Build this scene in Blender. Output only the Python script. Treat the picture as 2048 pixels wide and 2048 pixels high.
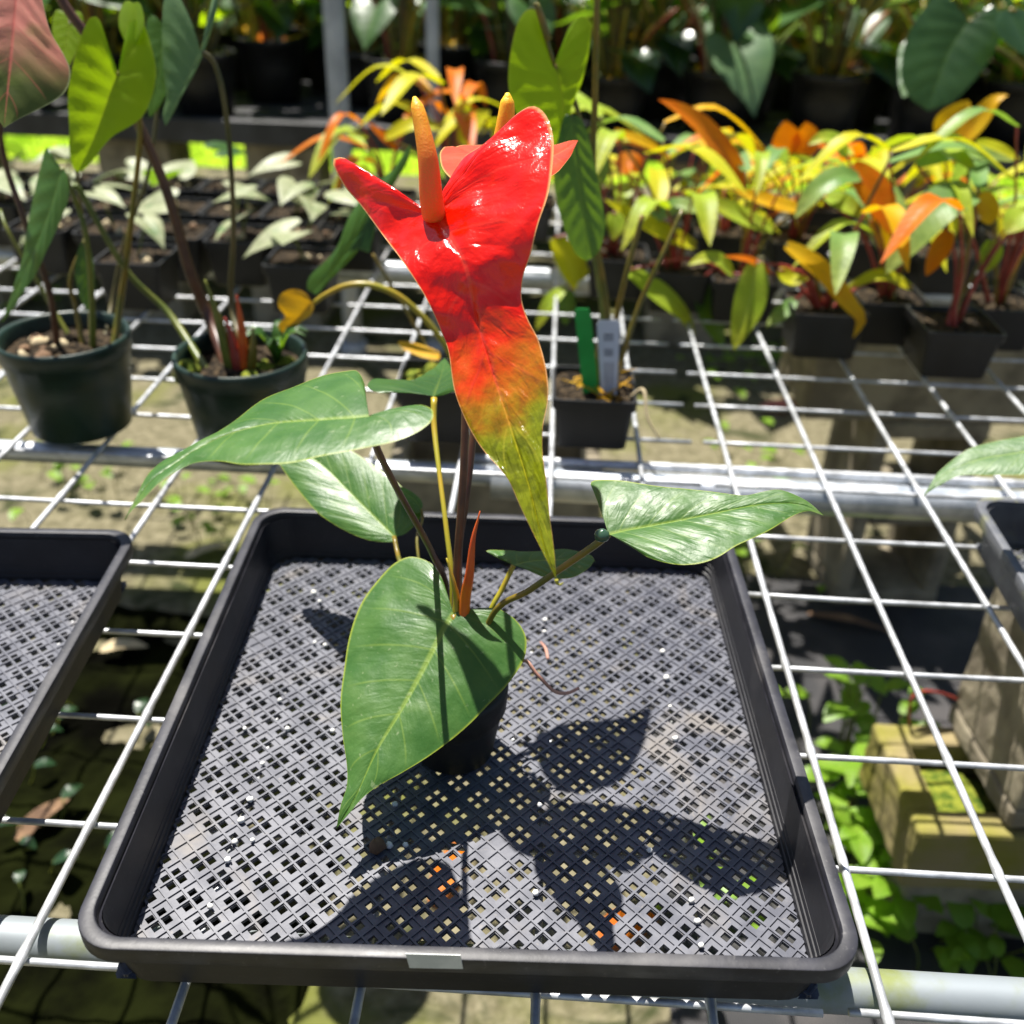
import bpy, bmesh, math, random
from mathutils import Vector, Matrix, noise as mnoise, geometry as mgeo
random.seed(11)
RAD = math.radians
for o in list(bpy.data.objects): bpy.data.objects.remove(o)
SC = bpy.context.scene
COL = SC.collection

# ------------------------------------------------------------------ camera
F_PX, IMG = 1952.2, 2048.0
CAM = Vector((-0.21686, -0.43879, 0.54314))
def _rot(rx, ry, rz):
    return Matrix.Rotation(rz, 3, 'Z') @ Matrix.Rotation(ry, 3, 'Y') @ Matrix.Rotation(rx, 3, 'X')
CR = _rot(1.01211964, -0.0300030521, 0.0482067011)
cam = bpy.data.cameras.new('camera'); camo = bpy.data.objects.new('camera', cam); COL.objects.link(camo)
camo.matrix_world = Matrix.Translation(CAM) @ CR.to_4x4()
cam.sensor_width = 36.0; cam.lens = 36.0 * F_PX / IMG
cam.clip_start = 0.02; cam.clip_end = 300
cam.dof.use_dof = True; cam.dof.focus_distance = 0.60; cam.dof.aperture_fstop = 5.0; cam.dof.aperture_blades = 7
SC.camera = camo

# ------------------------------------------------------------------ light
SUN_DIR = Vector((0.21, -0.33, -1.0)).normalized()
w = bpy.data.worlds.new('World'); SC.world = w; w.use_nodes = True
nt = w.node_tree; bg = nt.nodes['Background']
sky = nt.nodes.new('ShaderNodeTexSky'); sky.sky_type = 'NISHITA'; sky.sun_disc = False
sky.sun_elevation = math.asin(-SUN_DIR.z); sky.sun_rotation = math.atan2(-SUN_DIR.x, -SUN_DIR.y)
nt.links.new(sky.outputs[0], bg.inputs[0]); bg.inputs[1].default_value = 0.05
sl = bpy.data.lights.new('sun', 'SUN'); sl.energy = 5.0; sl.angle = RAD(0.5); sl.color = (1.0, 0.955, 0.88)
so = bpy.data.objects.new('sun', sl); COL.objects.link(so); so.location = (-1, 3, 6)
so.rotation_euler = SUN_DIR.to_track_quat('-Z', 'Y').to_euler()
SC.view_settings.view_transform = 'Standard'; SC.view_settings.look = 'None'
SC.view_settings.gamma = 1; SC.view_settings.exposure = 1.05

# ------------------------------------------------------------------ pixel -> ray helpers
def ray(x, y):
    return CR @ Vector(((x - 1024) / F_PX, -(y - 1024) / F_PX, -1.0))
def at(x, y, z=None, Y=None):
    d = ray(x, y)
    t = (z - CAM.z) / d.z if z is not None else (Y - CAM.y) / d.y
    return CAM + d * t
def at_plane(x, y, p, n):
    d = ray(x, y); t = (p - CAM).dot(n) / d.dot(n)
    return CAM + d * t

# ------------------------------------------------------------------ materials
MATS = {}
def mat_new(name):
    m = bpy.data.materials.new(name); m.use_nodes = True
    t = m.node_tree; b = t.nodes['Principled BSDF']; MATS[name] = m
    return m, t, b
def N(t, kind, **kw):
    n = t.nodes.new(kind)
    for k, v in kw.items(): setattr(n, k, v)
    return n
def math_node(t, op, a, b=None, c=None, clamp=False):
    n = t.nodes.new('ShaderNodeMath'); n.operation = op; n.use_clamp = clamp
    for i, v in enumerate((a, b, c)):
        if v is None: continue
        if hasattr(v, 'is_linked'): t.links.new(v, n.inputs[i])
        else: n.inputs[i].default_value = v
    return n.outputs[0]
def mix_col(t, fac, a, b, mode='MIX'):
    n = t.nodes.new('ShaderNodeMix'); n.data_type = 'RGBA'; n.blend_type = mode
    for i, v in ((0, fac), (6, a), (7, b)):
        if hasattr(v, 'is_linked'): t.links.new(v, n.inputs[i])
        elif i == 0: n.inputs[0].default_value = v
        else: n.inputs[i].default_value = (*v, 1)
    return n.outputs[2]
def ramp(t, v, lo, hi):
    n = t.nodes.new('ShaderNodeMapRange'); n.interpolation_type = 'SMOOTHSTEP'
    t.links.new(v, n.inputs[0]); n.inputs[1].default_value = lo; n.inputs[2].default_value = hi
    return n.outputs[0]
def noise_tex(t, scale, detail=4, coord='Object', rough=0.55, dist=0.0):
    tc = t.nodes.new('ShaderNodeTexCoord'); n = t.nodes.new('ShaderNodeTexNoise')
    n.inputs['Scale'].default_value = scale; n.inputs['Detail'].default_value = detail
    n.inputs['Roughness'].default_value = rough; n.inputs['Distortion'].default_value = dist
    t.links.new(tc.outputs[coord], n.inputs['Vector'])
    return n.outputs[0]
def bump(t, b, h, strength, dist):
    n = t.nodes.new('ShaderNodeBump'); n.inputs['Strength'].default_value = strength
    n.inputs['Distance'].default_value = dist; t.links.new(h, n.inputs['Height'])
    t.links.new(n.outputs[0], b.inputs['Normal']); return n.outputs[0]
def plain(name, c1, c2, scale=20, rough=0.6, metal=0.0, bstr=0.2, bdist=0.002, spec=0.5, detail=5, lo=0.35, hi=0.65, rough2=None):
    m, t, b = mat_new(name)
    n = noise_tex(t, scale, detail); f = ramp(t, n, lo, hi)
    t.links.new(mix_col(t, f, c1, c2), b.inputs['Base Color'])
    b.inputs['Roughness'].default_value = rough; b.inputs['Metallic'].default_value = metal
    b.inputs['Specular IOR Level'].default_value = spec
    if rough2 is not None:
        mr = t.nodes.new('ShaderNodeMapRange'); t.links.new(n, mr.inputs[0]); mr.inputs[3].default_value = rough; mr.inputs[4].default_value = rough2
        t.links.new(mr.outputs[0], b.inputs['Roughness'])
    if bstr: bump(t, b, n, bstr, bdist)
    return m
def leaf_mat(name, c1, c2, vein, edge=None, tip=None, tip_lo=0.5, tip_hi=0.9, rough=0.32, trans=0.3, tcol=None, nv=9, vstr=0.6, scale=60, coat=0.0, bstr=0.5, spec=0.5, mottle=None, crinkle=0.3, tip_vein=None, wobble=0.25, tip_mid=None, spots=0.0):
    """thin leaf sheet: colour by vein pattern stored on the mesh, light passes through"""
    m, t, b = mat_new(name)
    al = N(t, 'ShaderNodeAttribute', attribute_name='along').outputs['Fac']
    ac = N(t, 'ShaderNodeAttribute', attribute_name='across').outputs['Fac']
    tt = N(t, 'ShaderNodeAttribute', attribute_name='edge_t').outputs['Fac']
    n1 = noise_tex(t, scale, 5); n2 = noise_tex(t, scale * 7, 4)
    col = mix_col(t, ramp(t, n1, 0.3, 0.7), c1, c2)
    if mottle is not None:
        n3 = noise_tex(t, mottle[1], 3, dist=0.6)
        col = mix_col(t, ramp(t, n3, mottle[2], mottle[3]), col, mottle[0])
    wob = math_node(t, 'MULTIPLY', math_node(t, 'SUBTRACT', n1, 0.5), wobble)
    alw = math_node(t, 'ADD', al, wob)
    if tip is not None:
        tm = ramp(t, alw, tip_lo, tip_hi)
        tipc = mix_col(t, ramp(t, noise_tex(t, scale * 2.2, 4, dist=0.5), 0.42, 0.62), tip, tuple(q * 0.6 for q in tip))
        if tip_mid is not None: col = mix_col(t, ramp(t, alw, tip_lo - 0.10, (tip_lo + tip_hi) / 2), col, tip_mid)
        col = mix_col(t, tm, col, tipc)
        if tip_vein is not None: vein = mix_col(t, tm, vein, tip_vein)
    # lateral veins: curves of constant edge_t, bent forward with distance from the midrib
    ph = math_node(t, 'ADD', tt, math_node(t, 'MULTIPLY', ac, -0.10))
    s = math_node(t, 'ABSOLUTE', math_node(t, 'SINE', math_node(t, 'MULTIPLY', ph, math.pi * nv)))
    lat = math_node(t, 'SUBTRACT', 1.0, ramp(t, s, 0.0, 0.16))
    fade = math_node(t, 'MULTIPLY', lat, math_node(t, 'SUBTRACT', 1.0, ramp(t, ac, 0.55, 1.0)))
    mid = math_node(t, 'SUBTRACT', 1.0, ramp(t, ac, 0.012, 0.05))
    col = mix_col(t, math_node(t, 'MULTIPLY', fade, vstr * 0.55), col, vein)
    col = mix_col(t, math_node(t, 'MULTIPLY', mid, vstr), col, vein)
    if edge is not None:
        col = mix_col(t, ramp(t, ac, 0.965, 0.995), col, edge)
    if spots:
        col = mix_col(t, math_node(t, 'MULTIPLY', ramp(t, noise_tex(t, 210, 2, dist=0.3), 0.66, 0.74), spots), col, (0.28, 0.34, 0.18))
        col = mix_col(t, math_node(t, 'MULTIPLY', ramp(t, noise_tex(t, 28, 5, dist=1.0), 0.52, 0.75), spots * 0.6), col, (0.16, 0.25, 0.07))
    t.links.new(col, b.inputs['Base Color'])
    rr = t.nodes.new('ShaderNodeMapRange'); t.links.new(n1, rr.inputs[0]); rr.inputs[3].default_value = rough * 0.8; rr.inputs[4].default_value = rough * 1.3
    t.links.new(rr.outputs[0], b.inputs['Roughness'])
    b.inputs['Specular IOR Level'].default_value = spec
    b.inputs['Coat Weight'].default_value = coat; b.inputs['Coat Roughness'].default_value = 0.10
    h = math_node(t, 'ADD', math_node(t, 'MULTIPLY', n2, 0.35), math_node(t, 'MULTIPLY', s, 0.22))
    h = math_node(t, 'ADD', h, math_node(t, 'MULTIPLY', n1, 0.5))
    cv = t.nodes.new('ShaderNodeCombineXYZ'); t.links.new(math_node(t, 'MULTIPLY', ph, nv * 7.0), cv.inputs[0]); t.links.new(math_node(t, 'MULTIPLY', ac, 5.0), cv.inputs[1])
    n4 = t.nodes.new('ShaderNodeTexNoise'); n4.inputs['Scale'].default_value = 0.75; n4.inputs['Detail'].default_value = 1.5; n4.inputs['Distortion'].default_value = 0.5
    t.links.new(cv.outputs[0], n4.inputs['Vector'])
    h = math_node(t, 'ADD', h, math_node(t, 'MULTIPLY', n4.outputs[0], crinkle))
    nrm = bump(t, b, h, bstr, 0.0012)
    tr = t.nodes.new('ShaderNodeBsdfTranslucent')
    if tcol is not None: t.links.new(mix_col(t, 0.65, col, tcol), tr.inputs[0])
    else: t.links.new(col, tr.inputs[0])
    t.links.new(nrm, tr.inputs['Normal'])
    mx = t.nodes.new('ShaderNodeMixShader'); mx.inputs[0].default_value = trans
    t.links.new(b.outputs[0], mx.inputs[1]); t.links.new(tr.outputs[0], mx.inputs[2])
    t.links.new(mx.outputs[0], t.nodes['Material Output'].inputs['Surface'])
    return m

def worn_plastic(name, c1, c2, dust, s1, dlo, dhi, rough):
    """moulded plastic with dried water stains, pale dust and scuffs"""
    m, t, b = mat_new(name)
    n1 = noise_tex(t, s1, 8); n2 = noise_tex(t, 11, 6, dist=1.2); n3 = noise_tex(t, 260, 3)
    col = mix_col(t, ramp(t, n1, 0.35, 0.65), c1, c2)
    col = mix_col(t, math_node(t, 'MULTIPLY', ramp(t, n2, dlo, dhi), 0.75), col, dust)
    col = mix_col(t, math_node(t, 'MULTIPLY', ramp(t, n3, 0.62, 0.75), 0.5), col, dust)
    t.links.new(col, b.inputs['Base Color'])
    mr = t.nodes.new('ShaderNodeMapRange'); t.links.new(n2, mr.inputs[0]); mr.inputs[3].default_value = rough; mr.inputs[4].default_value = rough + 0.3
    t.links.new(mr.outputs[0], b.inputs['Roughness'])
    bump(t, b, math_node(t, 'ADD', n1, math_node(t, 'MULTIPLY', n3, 0.4)), 0.3, 0.0007)
worn_plastic('tray_floor', (0.060, 0.064, 0.086), (0.110, 0.114, 0.138), (0.19, 0.17, 0.15), 60, 0.52, 0.72, 0.36)
worn_plastic('tray_wall', (0.006, 0.006, 0.009), (0.013, 0.013, 0.017), (0.05, 0.046, 0.044), 25, 0.58, 0.85, 0.38)
worn_plastic('tray_rim', (0.010, 0.010, 0.015), (0.025, 0.025, 0.033), (0.11, 0.105, 0.105), 45, 0.52, 0.78, 0.32)
worn_plastic('tray_grey', (0.07, 0.075, 0.09), (0.13, 0.135, 0.15), (0.28, 0.28, 0.09), 30, 0.5, 0.7, 0.4)
plain('tray_dust', (0.12, 0.11, 0.105), (0.26, 0.21, 0.17), 40, rough=0.8, bstr=0.2, bdist=0.0006)
plain('pot_black', (0.005, 0.005, 0.0055), (0.011, 0.0105, 0.011), 18, rough=0.4, rough2=0.6, bstr=0.15, bdist=0.001)
plain('pot_black_near', (0.008, 0.008, 0.009), (0.016, 0.016, 0.016), 18, rough=0.5, rough2=0.65, bstr=0.15, bdist=0.001)
plain('pot_green', (0.006, 0.020, 0.013), (0.012, 0.034, 0.022), 12, rough=0.32, rough2=0.5, bstr=0.15, bdist=0.001)
plain('soil', (0.012, 0.009, 0.006), (0.10, 0.07, 0.04), 160, rough=0.95, bstr=1.0, bdist=0.006, spec=0.15, detail=8, lo=0.42, hi=0.72)
plain('moss', (0.05, 0.09, 0.01), (0.22, 0.24, 0.03), 90, rough=0.95, bstr=1.0, bdist=0.006, spec=0.15, detail=8)
plain('galvanised', (0.40, 0.41, 0.42), (0.66, 0.68, 0.71), 55, rough=0.38, rough2=0.6, metal=0.5, bstr=0.12, bdist=0.0006, detail=7)
plain('galvanised_pipe', (0.38, 0.42, 0.47), (0.62, 0.65, 0.70), 35, rough=0.30, rough2=0.55, metal=0.6, bstr=0.12, bdist=0.001, detail=8)
plain('pipe_mossy', (0.26, 0.29, 0.31), (0.20, 0.23, 0.08), 22, rough=0.45, rough2=0.75, metal=0.3, bstr=0.2, bdist=0.001, detail=8, lo=0.5, hi=0.75)
plain('steel_post', (0.38, 0.40, 0.44), (0.52, 0.54, 0.58), 14, rough=0.5, metal=0.15, bstr=0.1)
plain('bench_dark', (0.02, 0.02, 0.022), (0.05, 0.05, 0.055), 9, rough=0.5, bstr=0.1)
plain('concrete', (0.17, 0.145, 0.105), (0.32, 0.28, 0.20), 16, rough=0.92, bstr=0.7, bdist=0.004, spec=0.25, detail=9)
plain('concrete_mossy', (0.26, 0.21, 0.11), (0.21, 0.20, 0.028), 9, rough=0.95, bstr=0.8, bdist=0.005, spec=0.2, detail=9, lo=0.32, hi=0.68)
plain('perlite', (0.75, 0.74, 0.70), (0.85, 0.84, 0.80), 200, rough=0.85, bstr=0.5, bdist=0.001)
plain('tag_green', (0.01, 0.30, 0.045), (0.015, 0.36, 0.06), 20, rough=0.35, bstr=0.05)
plain('tag_white', (0.55, 0.60, 0.70), (0.62, 0.66, 0.75), 20, rough=0.35, bstr=0.05)
plain('tag_print', (0.08, 0.09, 0.12), (0.2, 0.22, 0.27), 300, rough=0.5, bstr=0)
plain('sticker', (0.50, 0.52, 0.50), (0.62, 0.63, 0.60), 60, rough=0.6, bstr=0.1, bdist=0.0005)
plain('stem_brown', (0.055, 0.020, 0.014), (0.11, 0.045, 0.022), 40, rough=0.4, bstr=0.2, bdist=0.0006)
plain('stem_olive', (0.10, 0.10, 0.012), (0.22, 0.14, 0.015), 30, rough=0.35, bstr=0.2, bdist=0.0006)
plain('stem_yellow', (0.38, 0.26, 0.02), (0.30, 0.28, 0.02), 30, rough=0.35, bstr=0.2, bdist=0.0006)
plain('stem_green', (0.08, 0.11, 0.012), (0.16, 0.17, 0.02), 30, rough=0.4, bstr=0.2, bdist=0.0006)
plain('stem_red', (0.20, 0.025, 0.02), (0.34, 0.05, 0.035), 30, rough=0.4, bstr=0.2, bdist=0.0006)
plain('stem_dark', (0.05, 0.055, 0.012), (0.12, 0.09, 0.03), 20, rough=0.5, bstr=0.2, bdist=0.0006)
plain('bud_orange', (0.70, 0.16, 0.01), (0.55, 0.06, 0.012), 20, rough=0.35, bstr=0.2, bdist=0.0006)
plain('root', (0.42, 0.20, 0.15), (0.55, 0.30, 0.22), 60, rough=0.7, bstr=0.3, bdist=0.0006)
plain('dry_leaf', (0.45, 0.13, 0.03), (0.30, 0.08, 0.02), 20, rough=0.7, bstr=0.3)
plain('pale_litter', (0.40, 0.33, 0.20), (0.55, 0.44, 0.26), 30, rough=0.8, bstr=0.3)
plain('bark', (0.10, 0.055, 0.03), (0.22, 0.13, 0.07), 30, rough=0.9, bstr=0.6)
plain('water_drop', (0.03, 0.07, 0.045), (0.04, 0.085, 0.05), 30, rough=0.08, bstr=0)

# spadix: tiny packed dots
def spadix_mat(name, c_base, c_tip):
    m, t, b = mat_new(name)
    al = N(t, 'ShaderNodeAttribute', attribute_name='along').outputs['Fac']
    tc = N(t, 'ShaderNodeTexCoord'); v = N(t, 'ShaderNodeTexVoronoi'); v.inputs['Scale'].default_value = 900
    t.links.new(tc.outputs['Object'], v.inputs['Vector'])
    col = mix_col(t, ramp(t, al, 0.25, 1.0), c_base, c_tip)
    col = mix_col(t, math_node(t, 'MULTIPLY', ramp(t, v.outputs['Distance'], 0.2, 0.8), 0.35), col, (0.75, 0.25, 0.02))
    t.links.new(col, b.inputs['Base Color']); b.inputs['Roughness'].default_value = 0.5
    b.inputs['Subsurface Weight'].default_value = 0.7; b.inputs['Subsurface Radius'].default_value = (1.0, 0.5, 0.12); b.inputs['Subsurface Scale'].default_value = 0.010
    bump(t, b, v.outputs['Distance'], 0.35, 0.0005)
spadix_mat('spadix_orange', (1.0, 0.13, 0.025), (1.0, 0.45, 0.012))
spadix_mat('spadix_yellow', (0.80, 0.34, 0.01), (0.90, 0.55, 0.015))

leaf_mat('spathe_red', (0.95, 0.014, 0.001), (0.88, 0.008, 0.001), (0.90, 0.05, 0.025), edge=(0.85, 0.42, 0.16), tip=(0.27, 0.30, 0.006), tip_lo=0.40, tip_hi=0.66, tip_mid=(0.75, 0.13, 0.004), rough=0.17, trans=0.42, nv=8, vstr=0.85, scale=45, coat=0.9, bstr=0.9, crinkle=1.2, tip_vein=(0.50, 0.46, 0.03), wobble=0.35)
leaf_mat('spathe_back', (0.75, 0.06, 0.02), (0.70, 0.09, 0.03), (0.8, 0.2, 0.08), edge=(0.75, 0.4, 0.12), rough=0.3, trans=0.3, tcol=(0.9, 0.1, 0.0), nv=7, scale=45)
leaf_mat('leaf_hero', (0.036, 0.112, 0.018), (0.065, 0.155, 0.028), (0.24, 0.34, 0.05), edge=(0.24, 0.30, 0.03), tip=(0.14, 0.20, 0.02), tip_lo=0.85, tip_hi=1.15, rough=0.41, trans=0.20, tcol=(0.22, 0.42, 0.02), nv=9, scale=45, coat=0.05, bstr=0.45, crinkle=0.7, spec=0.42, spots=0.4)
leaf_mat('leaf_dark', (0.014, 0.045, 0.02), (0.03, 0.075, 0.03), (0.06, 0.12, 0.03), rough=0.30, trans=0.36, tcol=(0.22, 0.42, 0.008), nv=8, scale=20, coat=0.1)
leaf_mat('leaf_mid', (0.035, 0.10, 0.022), (0.06, 0.15, 0.03), (0.14, 0.22, 0.04), rough=0.34, trans=0.4, tcol=(0.30, 0.52, 0.006), nv=8, scale=20)
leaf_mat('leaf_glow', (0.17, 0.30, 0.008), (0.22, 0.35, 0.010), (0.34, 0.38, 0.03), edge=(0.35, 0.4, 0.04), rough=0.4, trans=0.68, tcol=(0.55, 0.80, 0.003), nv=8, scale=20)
leaf_mat('leaf_grey', (0.10, 0.19, 0.085), (0.14, 0.24, 0.10), (0.3, 0.38, 0.16), rough=0.38, trans=0.25, tcol=(0.24, 0.4, 0.05), nv=8, scale=20)
leaf_mat('leaf_pink', (0.85, 0.26, 0.22), (0.75, 0.32, 0.24), (0.80, 0.18, 0.15), edge=(0.45, 0.48, 0.22), tip=(0.13, 0.17, 0.03), tip_lo=0.35, tip_hi=0.75, rough=0.4, trans=0.4, nv=6, scale=14, mottle=((0.25, 0.24, 0.06), 12, 0.56, 0.75))
leaf_mat('leaf_variegated', (0.28, 0.32, 0.15), (0.40, 0.42, 0.25), (0.12, 0.2, 0.06), rough=0.45, trans=0.3, nv=7, scale=30, mottle=((0.14, 0.24, 0.08), 22, 0.52, 0.66))
leaf_mat('blade_orange', (0.70, 0.13, 0.002), (0.65, 0.20, 0.003), (0.60, 0.10, 0.03), rough=0.42, trans=0.4, tcol=(0.9, 0.28, 0.0), nv=14, scale=25, vstr=0.5, spec=0.22)
leaf_mat('blade_gold', (0.70, 0.36, 0.006), (0.72, 0.44, 0.012), (0.62, 0.26, 0.05), rough=0.42, trans=0.4, tcol=(0.9, 0.55, 0.0), nv=14, scale=25, vstr=0.5, spec=0.22)
leaf_mat('blade_yellow', (0.58, 0.52, 0.008), (0.52, 0.54, 0.02), (0.55, 0.48, 0.10), rough=0.42, trans=0.4, tcol=(0.7, 0.7, 0.0), nv=14, scale=25, vstr=0.5, spec=0.22)
leaf_mat('blade_lime', (0.32, 0.46, 0.03), (0.40, 0.50, 0.05), (0.45, 0.50, 0.16), tip=(0.42, 0.44, 0.03), tip_lo=0.4, tip_hi=0.9, rough=0.40, trans=0.38, tcol=(0.5, 0.65, 0.0), nv=14, scale=25, vstr=0.5, spec=0.22)
leaf_mat('blade_green', (0.12, 0.26, 0.06), (0.20, 0.33, 0.10), (0.30, 0.40, 0.14), tip=(0.36, 0.42, 0.10), tip_lo=0.2, tip_hi=1.1, rough=0.38, trans=0.34, tcol=(0.3, 0.5, 0.01), nv=14, scale=25, vstr=0.5, spec=0.22)
leaf_mat('weed_leaf', (0.16, 0.32, 0.02), (0.24, 0.40, 0.035), (0.35, 0.45, 0.06), rough=0.4, trans=0.45, tcol=(0.4, 0.7, 0.01), nv=6, scale=30)
leaf_mat('leaf_yellow_dead', (0.62, 0.30, 0.01), (0.60, 0.38, 0.02), (0.5, 0.2, 0.02), rough=0.5, trans=0.4, tcol=(0.8, 0.4, 0.0), nv=7, scale=30)

# ground materials
def ground_mat():
    m, t, b = mat_new('ground_sand')
    n1 = noise_tex(t, 3.0, 6); n2 = noise_tex(t, 45, 8); n3 = noise_tex(t, 9, 5, dist=0.7)
    c = mix_col(t, ramp(t, n2, 0.35, 0.7), (0.11, 0.098, 0.056), (0.22, 0.195, 0.125))
    c = mix_col(t, ramp(t, n1, 0.5, 0.68), c, (0.12, 0.13, 0.028))
    c = mix_col(t, ramp(t, n3, 0.56, 0.7), c, (0.03, 0.038, 0.012))
    t.links.new(c, b.inputs['Base Color']); b.inputs['Roughness'].default_value = 0.95; b.inputs['Specular IOR Level'].default_value = 0.2
    bump(t, b, n2, 0.8, 0.01)
ground_mat()
def mat_weedmat():
    m, t, b = mat_new('weed_mat')
    tc = N(t, 'ShaderNodeTexCoord')
    wv = N(t, 'ShaderNodeTexWave'); wv.inputs['Scale'].default_value = 90; t.links.new(tc.outputs['Object'], wv.inputs['Vector'])
    n = noise_tex(t, 8, 6)
    c = mix_col(t, ramp(t, n, 0.4, 0.7), (0.018, 0.018, 0.02), (0.05, 0.045, 0.045))
    t.links.new(c, b.inputs['Base Color']); b.inputs['Roughness'].default_value = 0.7
    bump(t, b, wv.outputs['Fac'], 0.4, 0.002)
mat_weedmat()
plain('shade_painted_ground', (0.002, 0.002, 0.0015), (0.009, 0.011, 0.003), 7, rough=1.0, bstr=0.8, bdist=0.01, spec=0.0, detail=8)  # near-black base colour stands in for the shade in the left gap
plain('lawn', (0.20, 0.34, 0.006), (0.34, 0.48, 0.010), 14, rough=0.9, bstr=0.8, bdist=0.02, spec=0.2, detail=8)

# ------------------------------------------------------------------ object helpers
def wloc(o):
    v = Vector((0, 0, 0))
    while o is not None: v += o.location; o = o.parent
    return v
def tag(o, label=None, cat=None, group=None, kind=None):
    if label: o['label'] = label
    if cat: o['category'] = cat
    if group: o['group'] = group
    if kind: o['kind'] = kind
    return o
def thing(name, loc, label, cat, group=None, rz=0.0):
    o = bpy.data.objects.new(name, None); COL.objects.link(o); o.empty_display_size = 0.02
    o.location = loc; o.rotation_euler = (0, 0, rz)
    return tag(o, label, cat, group)
def mobj(name, verts, faces, mat, parent=None, smooth=True, attrs=None, local=False, solid=0.0, mats=None, fmat=None):
    off = Vector((0, 0, 0)) if (parent is None or local) else wloc(parent)
    me = bpy.data.meshes.new(name)
    me.from_pydata([tuple(Vector(v) - off) for v in verts], [], faces)
    for mm in (mats or [mat]): me.materials.append(MATS[mm])
    if fmat: me.polygons.foreach_set('material_index', fmat)
    if smooth: me.polygons.foreach_set('use_smooth', [True] * len(me.polygons))
    if attrs:
        for k, vals in attrs.items():
            a = me.attributes.new(k, 'FLOAT', 'POINT'); a.data.foreach_set('value', vals)
    me.update()
    o = bpy.data.objects.new(name, me); COL.objects.link(o)
    if parent is not None: o.parent = parent
    if solid:
        md = o.modifiers.new('thick', 'SOLIDIFY'); md.thickness = solid; md.offset = 0
    return o
def copy_tree(o, parent=None):
    c = o.copy(); COL.objects.link(c); c.parent = parent
    for ch in o.children: copy_tree(ch, c)
    return c
def spline(pts, n):
    """Catmull-Rom through pts (Vectors), n samples evenly spaced by arc length"""
    pts = [Vector(p) for p in pts]; m = len(pts)
    if m == 2: return [pts[0].lerp(pts[1], i / (n - 1)) for i in range(n)]
    out = []
    for i in range(m - 1):
        p0 = pts[i - 1] if i > 0 else pts[0] * 2 - pts[1]
        p1, p2 = pts[i], pts[i + 1]
        p3 = pts[i + 2] if i + 2 < m else pts[-1] * 2 - pts[-2]
        for k in range(10):
            u = k / 10
            out.append(0.5 * ((2 * p1) + (p2 - p0) * u + (2 * p0 - 5 * p1 + 4 * p2 - p3) * u * u + (3 * p1 - p0 - 3 * p2 + p3) * u ** 3))
    out.append(pts[-1])
    L = [0]
    for i in range(1, len(out)): L.append(L[-1] + (out[i] - out[i - 1]).length)
    res = []; j = 0
    for i in range(n):
        s = L[-1] * i / (n - 1)
        while j < len(L) - 2 and L[j + 1] < s: j += 1
        d = L[j + 1] - L[j]
        res.append(out[j].lerp(out[j + 1], (s - L[j]) / d if d > 1e-12 else 0))
    return res
def tube_geo(pts, radii, seg=10, n=None, cap=True):
    P = spline(pts, n or max(8, 6 * len(pts)))
    m = len(P); V_, F_, A_ = [], [], []
    up = Vector((0.3, 0.2, 1)).normalized(); prev = None
    for i in range(m):
        T = (P[min(i + 1, m - 1)] - P[max(i - 1, 0)]).normalized()
        if prev is None:
            a = T.cross(up); a = a.normalized() if a.length > 1e-3 else T.orthogonal().normalized()
        else:
            a = (prev - T * prev.dot(T)).normalized()
        prev = a; b = T.cross(a)
        u = i / (m - 1)
        if isinstance(radii, (int, float)): r = radii
        else:
            k = u * (len(radii) - 1); j = min(int(k), len(radii) - 2); r = radii[j] + (radii[j + 1] - radii[j]) * (k - j)
        for s in range(seg):
            th = 2 * math.pi * s / seg
            V_.append(P[i] + a * (math.cos(th) * r) + b * (math.sin(th) * r)); A_.append(u)
    for i in range(m - 1):
        for s in range(seg):
            F_.append((i * seg + s, i * seg + (s + 1) % seg, (i + 1) * seg + (s + 1) % seg, (i + 1) * seg + s))
    if cap:
        F_.append(tuple(range(seg))[::-1]); F_.append(tuple(range((m - 1) * seg, m * seg)))
    return V_, F_, A_
def tube(name, pts, radii, mat, parent=None, seg=10, n=None, local=False):
    V_, F_, A_ = tube_geo(pts, radii, seg, n)
    return mobj(name, V_, F_, mat, parent, attrs={'along': A_}, local=local)
def lathe_geo(prof, seg=40, center=(0, 0, 0)):
    V_, F_ = [], []; c = Vector(center); m = len(prof)
    for (r, z) in prof:
        for s in range(seg):
            th = 2 * math.pi * s / seg
            V_.append(c + Vector((r * math.cos(th), r * math.sin(th), z)))
    for i in range(m - 1):
        for s in range(seg):
            F_.append((i * seg + s, i * seg + (s + 1) % seg, (i + 1) * seg + (s + 1) % seg, (i + 1) * seg + s))
    return V_, F_
def rrect(hx, hy, r, k=6):
    out = []
    for cx, cy, a0 in ((hx - r, hy - r, 0), (-hx + r, hy - r, 90), (-hx + r, -hy + r, 180), (hx - r, -hy + r, 270)):
        for i in range(k + 1):
            a = RAD(a0 + 90 * i / k); out.append((cx + r * math.cos(a), cy + r * math.sin(a)))
    return out
def loft_geo(rings, close_first=False, close_last=False):
    V_, F_ = [], []; n = len(rings[0])
    for rg in rings: V_ += [Vector(p) for p in rg]
    for i in range(len(rings) - 1):
        for s in range(n):
            F_.append((i * n + s, i * n + (s + 1) % n, (i + 1) * n + (s + 1) % n, (i + 1) * n + s))
    if close_first: F_.append(tuple(range(n))[::-1])
    if close_last: F_.append(tuple(range((len(rings) - 1) * n, len(rings) * n)))
    return V_, F_
def box_geo(x0, x1, y0, y1, z0, z1):
    v = [Vector((x, y, z)) for z in (z0, z1) for y in (y0, y1) for x in (x0, x1)]
    f = [(0, 2, 3, 1), (4, 5, 7, 6), (0, 1, 5, 4), (2, 6, 7, 3), (0, 4, 6, 2), (1, 3, 7, 5)]
    return v, f
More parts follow.
